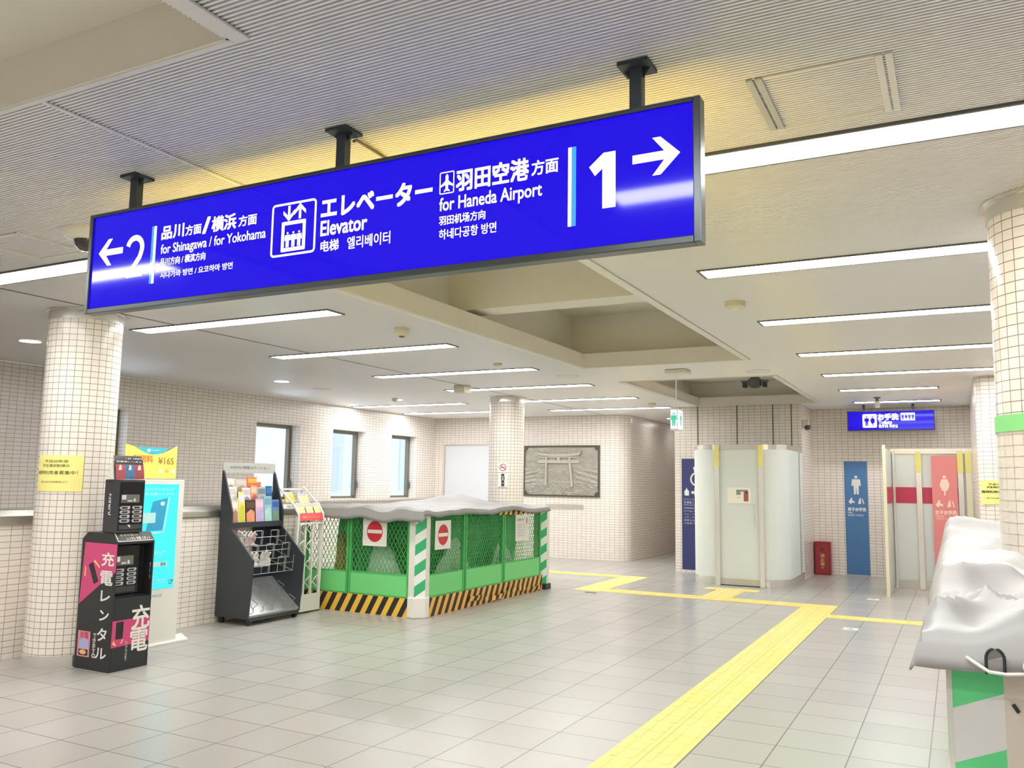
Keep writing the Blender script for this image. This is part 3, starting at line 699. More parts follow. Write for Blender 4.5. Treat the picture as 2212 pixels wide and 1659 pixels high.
m = MB(); Q.rect(m, .135, .31, .175, .205, .003, .004); Q.rect(m, .135, .20, .125, .175, .003, .004); m.mi = 1; Q.rect(m, .245, .315, .03, .175, .003, .0042); m.mi = 2; Q.disc(m, .285, .165, .018, .02, .003, .0045, 14); m.mi = 0; Q.rect(m, .15, .19, .083, .09, .003, .004)
m.build('print', [mat('poster_grey', S(150, 150, 144), .6), mat('poster_red', S(168, 96, 96), .6), mat('poster_dark', S(88, 66, 70), .6)], t2)
# navy wall panel
t = thing('toilet_wall_sign', (-4.1, 14.7, .05), 'navy accessible toilet panel on the wall left of the glass booth', 'sign panel')
Q = PL((-4.295, 14.7, .045), (1, 0, 0))
m = MB(); Q.rect(m, 0, .46, 0, 1.912, .001, .008); m.build('panel', mat('navy_panel', S(58, 62, 118), .4), t)
m = MB(); e0, e1 = .008, .009; cx, cz = .275, 1.555
ro = [(cx+.125*math.cos(math.radians(a)), cz+.125*math.sin(math.radians(a))) for a in range(100, 381, 20)]; ri = [(cx+.098*math.cos(math.radians(a)), cz+.098*math.sin(math.radians(a))) for a in range(100, 381, 20)]
for i in range(len(ro)-1): Q.poly(m, [ro[i], ro[i+1], ri[i+1], ri[i]], e0, e1)
Q.disc(m, .235, 1.745, .03, .03, e0, e1, 16); Q.line(m, .235, 1.72, .255, 1.59, .034, e0, e1); Q.line(m, .25, 1.60, .34, 1.585, .03, e0, e1); Q.line(m, .335, 1.59, .38, 1.47, .028, e0, e1); Q.line(m, .245, 1.66, .31, 1.655, .022, e0, e1)
Q.poly(m, [(.05, 1.27), (.125, 1.27), (.13, 1.345), (.10, 1.375), (.088, 1.41), (.075, 1.375), (.045, 1.345)], e0, e1)
Q.line(m, .17, 1.325, .33, 1.325, .045, e0, e1); Q.line(m, .25, 1.26, .25, 1.40, .05, e0, e1)
m.build('pictogram', WHITE, t)
m = MB()
for k, (tx, h_) in enumerate([('オストメイト対応', .045), ('多機能トイレ', .05), ('Multi-purpose toilet', .035), ('无障碍洗手间', .035), ('다기능 화장실', .035), ('ベビーベッド', .035), ('ベビーチェア', .035), ('着替え台', .035), ('介助用ベッド', .035)]):
    zt = 1.225-k*.052; Q.text(m, tx, .035, .035+min(.39, .048*len(tx)), zt-h_*.85, zt, e1, .01)
m.build('lettering', mat('pale_lettering', S(190, 190, 205), .5), t)
# men's panel
def toilet_lower(Q, m, txt):
    pass
t = thing('toilet_wall_sign', (-1.56, 15.85, .03), "tall blue men's toilet panel on the tiled wall", 'sign panel')
Q = PL((-1.745, 15.85, .02), (1, 0, 0))
m = MB(); Q.rect(m, 0, .37, 0, 1.925, .001, .008); m.build('panel', mat('blue_panel', S(78, 128, 182), .4), t)
def fpair(Q, m, cx, z, e0, e1):   # the two seated and stooping figures
    Q.poly(m, [(cx-.13, z+.03), (cx-.085, z+.10), (cx-.068, z+.10), (cx-.07, z+.06), (cx-.03, z+.035), (cx-.03, z+.01), (cx-.07, z+.02), (cx-.085, z), (cx-.105, z)], e0, e1)
    Q.poly(m, [(cx+.02, z), (cx+.05, z+.10), (cx+.066, z+.10), (cx+.075, z+.03), (cx+.07, z)], e0, e1); Q.poly(m, [(cx+.085, z+.09), (cx+.10, z+.09), (cx+.125, z), (cx+.105, z)], e0, e1)
m = MB(); person(Q, m, .188, 1.36, .325, .008, .009); fpair(Q, m, .188, 1.20, .008, .009); m.build('pictogram', WHITE, t)
m = MB(); Q.text(m, '男子お手洗', .045, .335, 1.075, 1.135, .009, .04); Q.text(m, 'Men', .045, .12, 1.035, 1.06, .009, .02); Q.text(m, '男洗手间  남자화장실', .045, .29, .99, 1.02, .009, .015); m.build('lettering', WHITE, t)
# red hydrant box
t = thing('hydrant_box', (-2.2, 15.7, 0), 'dark red fire equipment box at the foot of the tiled wall', 'fire box')
m = MB(); m.box(-2.245, -1.985, 15.66, 15.845, 0.0, .56); m.build('cabinet', mat('fire_red', S(150, 44, 50), .4), t, bevel=.006)
m = MB(); m.box(-2.22, -2.01, 15.648, 15.66, .03, .53); fd = m.build('door', mat('fire_red_door', S(158, 50, 56), .4), t, bevel=.003)
Q = PL((-2.22, 15.648, .03), (1, 0, 0)); m = MB(); Q.disc(m, .105, .40, .032, .032, 0, .008, 20); m.build('lamp', mat('dull_brown', S(96, 52, 50), .4), fd)
m = MB(); Q.vtext(m, '消火器', .075, .14, .33, .12, .001, .03); Q.rect(m, .085, .125, .085, .10, 0, .002); m.build('lettering', mat('pale_gold', S(206, 168, 120), .5), fd)

# ================================================================== WOMEN'S TOILET PARTITION
t = thing('glass_partition', (-.4, 14.3, 0), "frosted glass partition with a wine-red band by the women's toilet", 'partition')
GY = 14.35
m = MB(); m.box(-.905, -.893, 13.08, GY, .03, 2.06); m.build('side_glass', FROST, t)
m = MB(); m.box(-.93, -.885, 13.04, 13.09, 0, 2.10); m.build('post', mat('ivory_post', S(238, 234, 205), .35, .3), t, bevel=.004)
m = MB(); m.box(-.90, .16, GY, GY+.012, .12, 2.02); m.build('front_glass', FROST, t)
m = MB(); m.box(-.91, .16, GY-.02, GY+.03, 0, .12); m.build('base_rail', STEEL, t)
m = MB(); m.box(-.91, .20, GY-.02, GY+.03, 2.02, 2.10); m.build('top_rail', STEEL, t)
for x in (-.865, -.52, .04, .15):
    m = MB(); w_ = .04 if x > -.8 else .018
    m.box(x-w_, x+w_, GY-.05, GY, .0, 2.06); pp = m.build('post', POSTM if x < .1 else mat('ivory_post', S(238, 234, 205), .35, .3), t, bevel=.005)
    if x > -.8:
        m = MB(); m.box(x-w_-.001, x+w_+.001, GY-.058, GY-.05, 1.74, 2.05); m.build('yellow_pad', mat('yellow_guard', S(246, 236, 140), .5), pp)
m = MB(); m.box(-.89, .0, GY-.008, GY-.001, 1.275, 1.515); m.box(-.892, -.885, 13.2, GY, 1.275, 1.515); m.build('red_band', mat('wine_red_band', S(200, 62, 92), .35), t)
t = thing('toilet_wall_sign', (-.17, 14.28, .1), "tall pink women's toilet panel on the glass partition", 'sign panel')
Q = PL((-.345, 14.28, .1), (1, 0, 0))
m = MB(); Q.rect(m, 0, .34, 0, 1.89, -.006, .004); m.build('panel', mat('pink_panel', S(240, 148, 146), .45), t)
m = MB(); person(Q, m, .17, 1.30, .30, .004, .005, True); fpair(Q, m, .17, 1.13, .004, .005); m.build('pictogram', mat('cream_print', S(252, 232, 210), .5), t)
m = MB(); Q.text(m, '女子お手洗', .03, .315, 1.02, 1.08, .005, .04); Q.text(m, 'Women', .03, .15, .985, 1.01, .005, .02); Q.text(m, '女洗手间  여자화장실', .03, .29, .945, .972, .005, .01); m.build('lettering', mat('cream_print', S(252, 232, 210), .5), t)
m = MB(); m.box(-.30, -.28, 14.284, 14.335, 1.9, 1.95); m.box(-.06, -.04, 14.284, 14.335, 1.9, 1.95); m.build('bracket', STEELB, t)
# yellow notice on the right-hand block
t = thing('notice', (.31, 11.7, 1.32), 'yellow printed notice on the tiled corner beside the pink toilet panel', 'notice')
Q = PL((.235+.125, 11.7, 1.325), (1, 0, 0)); m = MB(); Q.rect(m, -.12, .27, 0, .285, .002, .005); m.build('sheet', YELLOWP, t)
m = MB()
for tx, u0, u1, v0, v1, bo in NOT: Q.text(m, tx, -.12+.39*u0, -.12+.39*u1, .285*v0, .285*v1, .006, bo)
m.build('lettering', INK, t)

# ================================================================== PHONE CHARGER KIOSK
KX0, KX1, KY0, KY1 = -6.231, -5.822, 4.537, 4.892
t = thing('charger_kiosk', ((KX0+KX1)/2, (KY0+KY1)/2, 0), 'black and magenta phone charger rental kiosk in front of the left column', 'kiosk')
body = [(KX0, 0), (KX1, 0), (KX1, .55), (KX1-.10, .57), (KX1-.10, .955), (KX1, .97), (KX1, .985), (KX1-.055, 1.055), (KX0+.06, 1.055), (KX0, 1.0)]
m = MB(); m.prism([(x, KY0, z) for x, z in body], (0, .012, 0)); 
# full outline side panels with a box between them
side = [(KX0, 0), (KX1, 0), (KX1, .985), (KX1-.055, 1.055), (KX0+.06, 1.055), (KX0, 1.0)]
m = MB(); m.prism([(x, KY0, z) for x, z in side], (0, .014, 0)); m.prism([(x, KY1-.014, z) for x, z in side], (0, .014, 0)); m.prism([(x, KY0+.014, z) for x, z in body], (0, KY1-KY0-.028, 0)); m.build('cabinet', BLACK, t, bevel=.003)
F_ = PL((KX1, KY0, 0), (0, 1, 0)); SD = PL((KX0, KY0, 0), (1, 0, 0)); WF = KY1-KY0; WS = KX1-KX0
MAG = mat('magenta_print', S(214, 74, 128), .45); FLAME = mat('flame_print', S(250, 196, 120), .5); PHN = mat('phone_print', S(34, 32, 38), .4)
m = MB(); SD.poly(m, [(.04, .975), (.418, .972), (.418, .76), (.255, .66), (.012, .492), (.030, .80)], .0005, .0018)
F_.poly(m, [(.008, .386), (.352, .386), (.352, .196), (.006, .184)], .0005, .0018); m.build('magenta_graphic', MAG, t)
m = MB(); SD.poly(m, [(.10, .80), (.15, .825), (.225, .68), (.175, .655)], .002, .003); F_.poly(m, [(.042, .374), (.108, .374), (.106, .245), (.042, .245)], .002, .003)
m.mi = 1; SD.poly(m, [(.155, .826), (.17, .845), (.235, .79), (.228, .782), (.18, .815)], .002, .003); SD.poly(m, [(.058, .79), (.07, .785), (.072, .71), (.055, .715)], .002, .003)
F_.poly(m, [(.012, .215), (.028, .24), (.05, .20), (.04, .196)], .002, .003); F_.poly(m, [(.10, .235), (.118, .24), (.096, .205), (.088, .21)], .002, .003)
m.build('phone_graphic', [PHN, FLAME], t)
m = MB(); 
for ch, a0, a1, b1, b0 in (('充', .252, .394, .905, .802), ('電', .248, .390, .764, .656), ('レ', .268, .372, .612, .532), ('ン', .268, .372, .463, .386), ('タ', .256, .362, .328, .232), ('ル', .246, .370, .178, .098)):
    SD.text(m, ch, a0, a1, b0, b1, .0024, .016)
SD.vtext(m, 'できます。', .208, .245, .285, .095, .0024, .01)
F_.text(m, '充', .180, .346, .302, .482, .0024, .016); F_.text(m, '電', .178, .340, .128, .308, .0024, .016); F_.vtext(m, 'レンタルできます', .135, .155, .225, .07, .0024, .0)
m.build('lettering', WHITE, t)
m = MB(); SD.rect(m, .03, .175, .095, .29, .0005, .002); m.mi = 1; SD.poly(m, [(.05, .155), (.16, .155), (.16, .21), (.105, .24), (.05, .21)], .002, .003); m.mi = 2; SD.rect(m, .05, .155, .105, .15, .002, .003); m.mi = 3; SD.disc(m, .10, .13, .04, .018, .003, .004, 16); m.mi = 4; SD.text(m, '充電', .055, .155, .235, .285, .003, .03)
m.build('sticker', [mat('pink_sticker', S(226, 150, 168), .5), mat('sticker_lilac', S(178, 184, 226), .5), PHN, FLAME, mat('sticker_red', S(205, 90, 120), .5)], t)
# header plate on the sloping front edge
sl = Vector((-.055, 0, .07)).normalized(); HD = PL((KX1, KY0, .985), (0, 1, 0), sl)
m = MB(); HD.rect(m, .012, WF-.012, .004, .086, .0005, .003); hp = m.build('header_plate', mat('dark_header', S(84, 84, 84), .4), t)
m = MB(); HD.text(m, '急速充電OK', .05, .22, .055, .076, .004, .02); HD.text(m, 'レンタル 充電 スポット', .10, .32, .014, .046, .004, .02); HD.rect(m, .012, .02, .004, .086, .003, .0036); HD.rect(m, .012, WF-.012, .004, .010, .003, .0036); m.build('lettering', mat('cream_lettering', S(238, 236, 222), .5), hp)
SCREEN = emis('lcd_screen', S(116, 118, 106), .2, base=S(90, 92, 84)); SLOT = mat('silver_slot', S(214, 218, 226), .25, .6); CORE = mat('slot_core', S(34, 36, 52), .3)
def station(pl, parent, a0, a1, b0, b1, d, scr, cols_, rows_):
    """battery station: face plate with screen and two columns of battery slots"""
    m = MB(); pl.rect(m, a0, a1, b0, b1, d-.02, d); fp = m.build('station_face', NEARBLACK, parent, bevel=.002)
    m = MB(); pl.rect(m, scr[0], scr[1], scr[2], scr[3], d, d+.002); sc_ = m.build('screen', SCREEN, parent)
    m = MB(); w_, h_ = scr[1]-scr[0], scr[3]-scr[2]; pl.rect(m, scr[0]+.004, scr[0]+w_*.26, scr[2]+h_*.4, scr[3]-.004, d+.002, d+.003)
    pl.rect(m, scr[0]+w_*.35, scr[0]+w_*.6, scr[2]+h_*.15, scr[2]+h_*.3, d+.002, d+.003); pl.rect(m, scr[0]+w_*.68, scr[0]+w_*.78, scr[2]+h_*.12, scr[2]+h_*.5, d+.002, d+.003)
    m.mi = 1; pl.rect(m, scr[0]+.006, scr[0]+w_*.3, scr[2]+h_*.08, scr[2]+h_*.26, d+.002, d+.003); m.build('screen_icon', [emis('lcd_icon', (.8, .8, .78, 1), .35), mat('icon_red', S(140, 60, 70), .5)], sc_)
    for ca0, ca1 in cols_:
        for rz0, rz1 in rows_:
            m = MB(); n = 8; hh = (rz1-rz0)/2; r_ = hh*.9
            pts = [(ca0+r_, rz0), (ca1-r_, rz0), (ca1, rz0+hh*.5), (ca1, rz1-hh*.2), (ca1-r_*.6, rz1), (ca0+r_, rz1), (ca0, rz1-hh*.5), (ca0, rz0+hh*.5)]
            pl.poly(m, pts, d, d+.012); sl_ = m.build('battery_slot', SLOT, parent, bevel=.002)
            m = MB(); pl.rect(m, ca0+(ca1-ca0)*.16, ca0+(ca1-ca0)*.72, rz0+hh*.55, rz1-hh*.5, d+.012, d+.0135); m.build('slot_opening', CORE, sl_)
def rows(z0, z1, n, gap=.2):
    h_ = (z1-z0)/n; return [(z0+i*h_+h_*gap/2, z0+(i+1)*h_-h_*gap/2) for i in range(n)]
FS = PL((KX1-.10, KY0, 0), (0, 1, 0))
station(FS, t, .03, .30, .575, .95, .021, (.055, .225, .80, .872), ((.05, .135), (.165, .25)), rows(.642, .778, 4))
m = MB(); FS.rect(m, .06, .25, .588, .632, .021, .024); m.build('notice_strip', mat('dark_strip', S(70, 72, 76), .4), t)
m = MB(); F_.vtext(m, '使い方', .318, .330, .82, .68, .0008, 0); m.build('side_lettering', mat('dim_lettering', S(150, 160, 190), .5), t)
# upper unit
UX0, UX1, UY0, UY1, UZ0, UZ1 = -6.02, -5.845, 4.545, 4.785, 1.057, 1.475
t = thing('battery_station', ((UX0+UX1)/2, (UY0+UY1)/2, UZ0), 'black battery rental station standing on top of the charger kiosk', 'battery station')
m = MB(); m.box(UX0, UX1, UY0, UY1, UZ0, UZ1); m.build('cabinet', mat('charcoal_case', S(58, 58, 64), .4), t, bevel=.008)
FU = PL((UX1, UY0, 0), (0, 1, 0)); SU = PL((UX0, UY0, 0), (1, 0, 0))
station(FU, t, .006, .234, UZ0+.02, UZ1-.02, .001, (.022, .19, 1.293, 1.357), ((.012, .10), (.124, .212)), rows(1.134, 1.27, 4))
m = MB(); FU.rect(m, .015, .225, 1.085, 1.12, .001, .004); m.mi = 1; FU.poly(m, [(.09, 1.12), (.11, 1.12), (.12, 1.10), (.108, 1.10)], .004, .005); m.build('notice_strip', [mat('dark_strip', S(70, 72, 76), .4), WHITE], t)
m = MB()
US = PL((UX0, UY0, 0), (0, 0, 1), (-1, 0, 0))   # lettering that runs upward on the side
US.text(m, 'JUREN', 1.19, 1.36, -.094, -.062, .0012, .015); m.build('lettering', WHITE, t)
t = thing('topper_card', (-5.93, 4.63, UZ1), 'curved card with red and blue product pictures on top of the battery station', 'display card')
m = MB(); n = 8; CW = .26
def cardp(a, k, d=0):
    f = k/n; return (-5.86-.05*f*f+d, 4.52+a, UZ1+.003+.185*f)
for (c0, c1, mi) in ((0, .085, 1), (.085, .17, 2), (.17, .26, 3)):
    for k in range(n):
        m.mi = mi if k < 5 else 0
        m.quad(cardp(c0, k), cardp(c1, k), cardp(c1, k+1), cardp(c0, k+1))
REDP = mat('card_red', S(186, 84, 96), .4, noise_amt=.35, noise_scale=60); BLUP = mat('card_blue', S(72, 124, 170), .4, noise_amt=.4, noise_scale=60); RED2 = mat('card_crimson', S(170, 76, 88), .4, noise_amt=.35, noise_scale=50)
m.build('card', [mat('card_black', S(44, 38, 40), .4), REDP, BLUP, RED2], t, solid=.003)
m = MB(); Q = PL((-5.883, 4.52, UZ1+.003), (0, 1, 0))
for a0, a1 in ((.02, .05), (.11, .14), (.195, .23)):
    Qk = PL((-5.866, 4.52, UZ1), (0, 1, 0)); Qk.poly(m, [(a0, .075), (a1, .075), ((a0+a1)/2+.008, .115), ((a0+a1)/2-.008, .115)], .001, .003)
QT = PL((-5.889, 4.52, UZ1+.135), (0, 1, 0)); QT.text(m, '充電器レンタル', .012, .25, -.006, .014, .004, .03); QT.text(m, '1日 180円', .10, .25, .024, .038, .002, .02)
m.build('lettering', WHITE, t)
m = MB(); m.prism([(-5.90, 4.53, UZ1+.001), (-5.98, 4.53, UZ1+.001), (-5.925, 4.53, UZ1+.165)], (0, .006, 0)); m.prism([(-5.90, 4.76, UZ1+.001), (-5.98, 4.76, UZ1+.001), (-5.925, 4.76, UZ1+.165)], (0, .006, 0)); m.build('card_stand', mat('clear_acrylic', S(225, 222, 214), .2), t)

# ================================================================== CYAN DIGITAL SIGNAGE
GX, GY0, GY1 = -6.40, 5.05, 5.675
t = thing('digital_signage', (GX-.03, 5.36, 0), 'white floor-standing advert stand with a cyan poster behind the kiosk', 'advert stand')
m = MB(); m.prism([(GX-.35, 4.98, 0), (GX+.02, 4.98, 0), (GX+.02, 5.80, 0), (GX-.35, 5.80, 0)], (0, 0, .018)); m.prism([(GX-.10, 4.98, .018), (GX+.02, 4.98, .018), (GX-.07, 4.98, .06)], (0, .82, 0)); m.build('base_plate', WHITE, t, bevel=.004)
m = MB(); m.box(GX-.06, GX, GY0, GY1, .018, 1.475); m.build('body', WHITEP, t, bevel=.006)
Q = PL((GX, GY0, 0), (0, 1, 0)); WQ = GY1-GY0
m = MB(); Q.rect(m, .03, WQ-.065, .50, 1.435, .0005, .003)
m.mi = 1; Q.poly(m, [(.28, 1.28), (.44, 1.31), (.40, 1.02), (.22, 1.02)], .003, .004)
m.mi = 2; Q.line(m, .455, 1.315, .41, 1.0, .014, .003, .0042); Q.line(m, .415, 1.0, .22, 1.0, .014, .003, .0042); Q.rect(m, .12, .315, 1.09, 1.18, .004, .005); Q.disc(m, .385, 1.26, .025, .02, .004, .005, 18)
Q.rect(m, .2, .47, .70, .74, .003, .004); Q.rect(m, .27, .33, .505, .62, .003, .004); m.mi = 3; Q.rect(m, .225, .265, .50, .63, .003, .004)
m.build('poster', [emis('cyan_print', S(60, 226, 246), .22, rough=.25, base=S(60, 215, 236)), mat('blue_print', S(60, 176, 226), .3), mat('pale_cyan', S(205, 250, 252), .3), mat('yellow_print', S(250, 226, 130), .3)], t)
m = MB(); Q.text(m, 'モバイルバッテリーをシェア', .10, .50, 1.375, 1.40, .0045, .01); Q.text(m, 'スマホ充電レンタル', .10, .50, 1.335, 1.36, .0045, .01); Q.text(m, '3ステップ', .30, .44, .80, .84, .0045, .03); Q.text(m, 'アプリで', .36, .45, .55, .59, .0045, .02)
m.mi = 1; Q.text(m, 'CHARGE', .26, .44, .43, .455, .001, .0); Q.text(m, '返却', .40, .46, .705, .735, .0045, .02); Q.text(m, 'CP', .50, .55, .535, .575, .004, .03)
m.build('lettering', [mat('pale_cyan', S(205, 250, 252), .3), mat('slate_ink', S(110, 150, 170), .5)], t)
# yellow topper with a dipped upper edge
m = MB(); z0, z1, dip = 1.485, 1.785, 1.70
edge = [(WQ-.09, z1)]+[(.03+(WQ-.12)*(1-k/14), z1-(z1-dip)*math.sin(math.pi*k/14)) for k in range(1, 14)]+[(-.02, z1)]
Q.poly(m, [(-.02, z0), (WQ-.09, z0)]+edge, -.03, -.022); tb = m.build('topper_board', mat('yellow_board', S(253, 244, 120), .5), t)
m = MB(); lens = [(.10+.33*k/14, 1.755-.055*math.sin(math.pi*k/14)) for k in range(15)]+[(.43-.33*k/14, 1.762-.0*k) for k in range(15)]
Q.poly(m, lens, -.0215, -.020); m.mi = 1; Q.disc(m, .22, 1.735, .02, .017, -.02, -.019, 16); Q.text(m, 'chargeSPOT', .25, .34, 1.727, 1.743, -.019, .02); m.build('cyan_badge', [mat('cyan_badge', S(70, 200, 226), .4), mat('pale_cyan', S(205, 250, 252), .3)], tb)
m = MB(); Q.text(m, '¥165', .33, .50, 1.615, 1.675, -.0215, .015); m.mi = 1; Q.text(m, '利用料', .06, .27, 1.625, 1.69, -.0215, .03); m.build('lettering', [mat('brown_ink', S(190, 130, 70), .5), mat('orange_ink', S(238, 140, 60), .5)], tb)
m = MB(); 
for x, c in ((.36, 0), (.43, 1), (.50, 0)): m.mi = c; Q.disc(m, x, 1.555, .022, .018, -.0215, -.0205, 16)
m.build('icon', [mat('icon_white', S(240, 240, 238), .5), mat('icon_gold', S(232, 214, 90), .5)], tb)

# ================================================================== GREY BROCHURE RACK
RX0, RY0, RY1 = -6.915, 6.62, 7.40
RK = mat('charcoal_rack', S(66, 70, 76), .4, .3); WIRE = mat('wire_grey', S(176, 178, 176), .35, .6); TRAY = mat('silver_tray', S(186, 188, 186), .3, .7)
t = thing('brochure_rack', (-6.7, 7.01, 0), 'charcoal steel brochure rack on casters against the parapet', 'brochure rack')
prof = [(RX0, .07), (-6.455, .07), (-6.415, .665), (-6.745, .972), (-6.745, 1.15), (-6.885, 1.555), (RX0, 1.60)]
for y in (RY0, RY1-.02):
    m = MB(); m.prism([(x, y, z) for x, z in prof], (0, .02, 0)); m.build('side_panel', RK, t, bevel=.002)
m = MB(); m.box(RX0, RX0+.012, RY0, RY1, 1.555, 1.668); hd = m.build('header_board', mat('grey_header', S(190, 190, 184), .4), t)
Q = PL((RX0+.012, RY0, 0), (0, 1, 0)); m = MB(); Q.text(m, 'KEIKYU 情報ステーション', .10, .68, 1.60, 1.632, .001, .01); m.build('lettering', mat('slate_ink2', S(120, 122, 124), .5), hd)
m = MB(); m.prism([(-6.465, RY0+.02, .075), (-6.455, RY0+.02, .105), (-6.86, RY0+.02, .42), (-6.88, RY0+.02, .40)], (0, RY1-RY0-.04, 0)); tr = m.build('tray', TRAY, t)
m = MB()
slope = Vector((-.405, 0, .315)); 
for k in range(5):
    y = RY0+.09+k*.14
    a = Vector((-6.47, y, .125)); m.tube([a, a+Vector((.0, 0, .05)), a+Vector((-.02, .09, .075)), a+slope*.28+Vector((0, .09, .03))], .004, 6); b = a+slope*.42; m.tube([b, b+Vector((0, 0, .05)), b+Vector((-.02, .09, .075)), b+slope*.28+Vector((0, .09, .03))], .004, 6)
m.build('tray_divider', WIRE, tr)
m = MB(); m.box(-6.47, -6.452, RY0+.02, RY1-.02, .045, .075); m.build('front_rail', RK, t)
m = MB(); m.box(RX0, RX0+.012, 7.12, RY1-.02, .30, 1.0); m.build('back_panel', mat('navy_back', S(48, 54, 70), .5), t)
# wire grid of stepped pockets
m = MB()
def wirebar(a, b): m.tube([a, b], .0045, 6)
steps = [(-6.56, .50), (-6.62, .64), (-6.68, .78)]
for i, (x, z) in enumerate(steps):
    wirebar((x, RY0+.02, z), (x, RY1-.02, z)); wirebar((x+.01, RY0+.02, z+.09), (x+.01, RY1-.02, z+.09))
    for k in range(7):
        y = RY0+.03+k*.12; wirebar((x, y, z), (x+.012, y, z+.16))
        if k % 2 == i % 2: wirebar((x+.012, y, z+.16), (x+.012, y+.10, z+.16)); wirebar((x, y+.10, z), (x+.012, y+.10, z+.16))
    wirebar((x, RY0+.02, z), (RX0, RY0+.03, z+.1)); wirebar((x, RY1-.03, z), (RX0, RY1-.03, z+.1))
m.build('wire_pockets', WIRE, t)
m = MB()
for x, z in ((-6.755, .985), (-6.82, 1.14), (-6.875, 1.30)):
    m.box(x-.055, x+.006, RY0+.02, RY1-.02, z-.008, z); m.box(x, x+.006, RY0+.02, RY1-.02, z, z+.05)
m.build('pocket_shelf', RK, t)
for x in (-6.87, -6.49):
    for y in (RY0+.05, RY1-.05):
        m = MB(); m.tube([(x, y-.015, .032), (x, y+.015, .032)], .032, 14); m.box(x-.018, x+.018, y-.02, y-.016, .03, .075); m.box(x-.018, x+.018, y+.016, y+.02, .03, .075); m.box(x-.02, x+.02, y-.02, y+.02, .068, .078); m.build('caster', BLACK, t)

def brochure(x, y0, y1, z0, z1, c1, c2, c3, label, tilt=.10, group='brochures in the charcoal rack', name='brochure', thick=.006):
    """folded leaflet leaning back: cover, title block, picture block"""
    h = z1-z0; w = y1-y0
    t = thing(name, (x, (y0+y1)/2, z0), label, 'brochure', group)
    pl = PL((x, y0, z0), (0, 1, 0), Vector((-tilt, 0, 1)))
    m = MB(); pl.rect(m, 0, w, 0, h/math.sqrt(1+tilt*tilt), -thick, 0); m.build('cover', mat('paper_%d_%d_%d' % c1, S(*c1), .4), t)
    m = MB(); pl.rect(m, w*.08, w*.92, h*.70, h*.92, 0, .0008); m.build('title_block', mat('paper_%d_%d_%d' % c2, S(*c2), .4), t)
    m = MB(); pl.poly(m, [(w*.1, h*.12), (w*.9, h*.12), (w*.9, h*.55), (w*.55, h*.64), (w*.1, h*.5)], 0, .0008); m.build('picture_block', mat('paper_%d_%d_%d' % c3, S(*c3), .4, noise_amt=.3, noise_scale=40), t)
XA, XB_, XC_ = -6.757, -6.822, -6.878
for a in [
 (XA, 6.645, 6.735, .988, 1.27, (226,206,190), (240,236,226), (170,130,110), 'beige brochure at the left end of the rack, front row'),
 (XA, 6.74, 6.832, .988, 1.36, (232,226,110), (226,220,240), (206,206,60), 'tall yellow and lilac brochure in the rack, front row'),
 (XA, 6.838, 6.985, .988, 1.27, (66,44,44), (96,70,50), (230,150,110), 'dark brochure with an orange figure in the rack, front row'),
 (XA, 6.99, 7.11, .988, 1.28, (222,176,200), (236,200,214), (190,170,214), 'pink and lavender brochure in the rack, front row'),
 (XA, 7.118, 7.235, .988, 1.31, (140,190,206), (120,160,180), (170,214,200), 'aqua blue brochure in the rack, front row'),
 (XA, 7.24, 7.35, .988, 1.27, (92,136,196), (60,90,160), (120,150,110), 'blue landscape brochure at the right end of the rack, front row'),
 (XB_, 6.645, 6.77, 1.142, 1.41, (236,232,228), (214,206,206), (222,218,214), 'white brochure at the left of the rack, middle row'),
 (XB_, 6.845, 6.965, 1.142, 1.40, (230,226,226), (206,196,210), (150,150,156), 'white and grey brochure in the rack, middle row'),
 (XB_, 6.97, 7.07, 1.142, 1.43, (224,150,120), (244,200,160), (170,96,80), 'salmon brochure in the rack, middle row'),
 (XB_, 7.075, 7.20, 1.142, 1.41, (170,180,186), (120,130,140), (140,170,160), 'grey-blue brochure in the rack, middle row'),
 (XB_, 7.205, 7.30, 1.142, 1.42, (44,96,150), (36,120,180), (40,70,70), 'deep blue brochure in the rack, middle row'),
 (XC_, 6.645, 6.785, 1.302, 1.50, (224,214,204), (238,232,228), (150,136,120), 'beige brochure at the left of the rack, back row'),
 (XC_, 6.79, 6.955, 1.302, 1.49, (206,194,178), (214,206,194), (170,150,140), 'tan brochure in the rack, back row'),
 (XC_, 6.96, 7.17, 1.302, 1.515, (226,120,64), (246,176,80), (206,76,56), 'orange brochure in the rack, back row')]:
    brochure(*a[:8], a[8])
tag(MB().box(-6.895, -6.89, 7.10, 7.18, 1.46, 1.548).build('price_card', WHITE), 'blank white card clipped under the rack header', 'card')
# crumpled flyers in the middle tier
def flyers(y0, y1, x, z, label, col, seed):
    random.seed(seed); t = thing('flyer_stack', (x, (y0+y1)/2, z), label, 'flyers', 'slumped flyers in the charcoal rack')
    for k in range(5):
        m = MB(); n = 10; w_ = 6; V = []; F = []; lean = random.uniform(-.03, .03); sk = random.uniform(-.25, .25); hh = random.uniform(.17, .24)
        yc = y0+(y1-y0)*(k+.5)/5
        for i in range(n+1):
            for j in range(w_+1):
                f = i/n; g = j/w_-.5; cur = .05*f*f+.02*noise.noise(Vector((i*.5, j*.6, seed+k)))
                V.append((x-.10+.02*(k % 3)+cur+lean*f, yc+g*.085+sk*f*.12, z+hh*f*(1-.28*f)+.02*math.sin(j+k+seed)*f))
        for i in range(n):
            for j in range(w_): F.append((i*(w_+1)+j, (i+1)*(w_+1)+j, (i+1)*(w_+1)+j+1, i*(w_+1)+j+1))
        m.add(V, F); m.build('sheet', col if k % 2 == 0 else WHITEP, t, smooth=True, solid=.006)
PINKPAPER = mat('pink_flyer', S(226, 200, 206), .5, noise_amt=.25, noise_scale=35)
NEWSP = mat('newsprint', S(222, 218, 216), .5, noise_amt=.3, noise_scale=45)
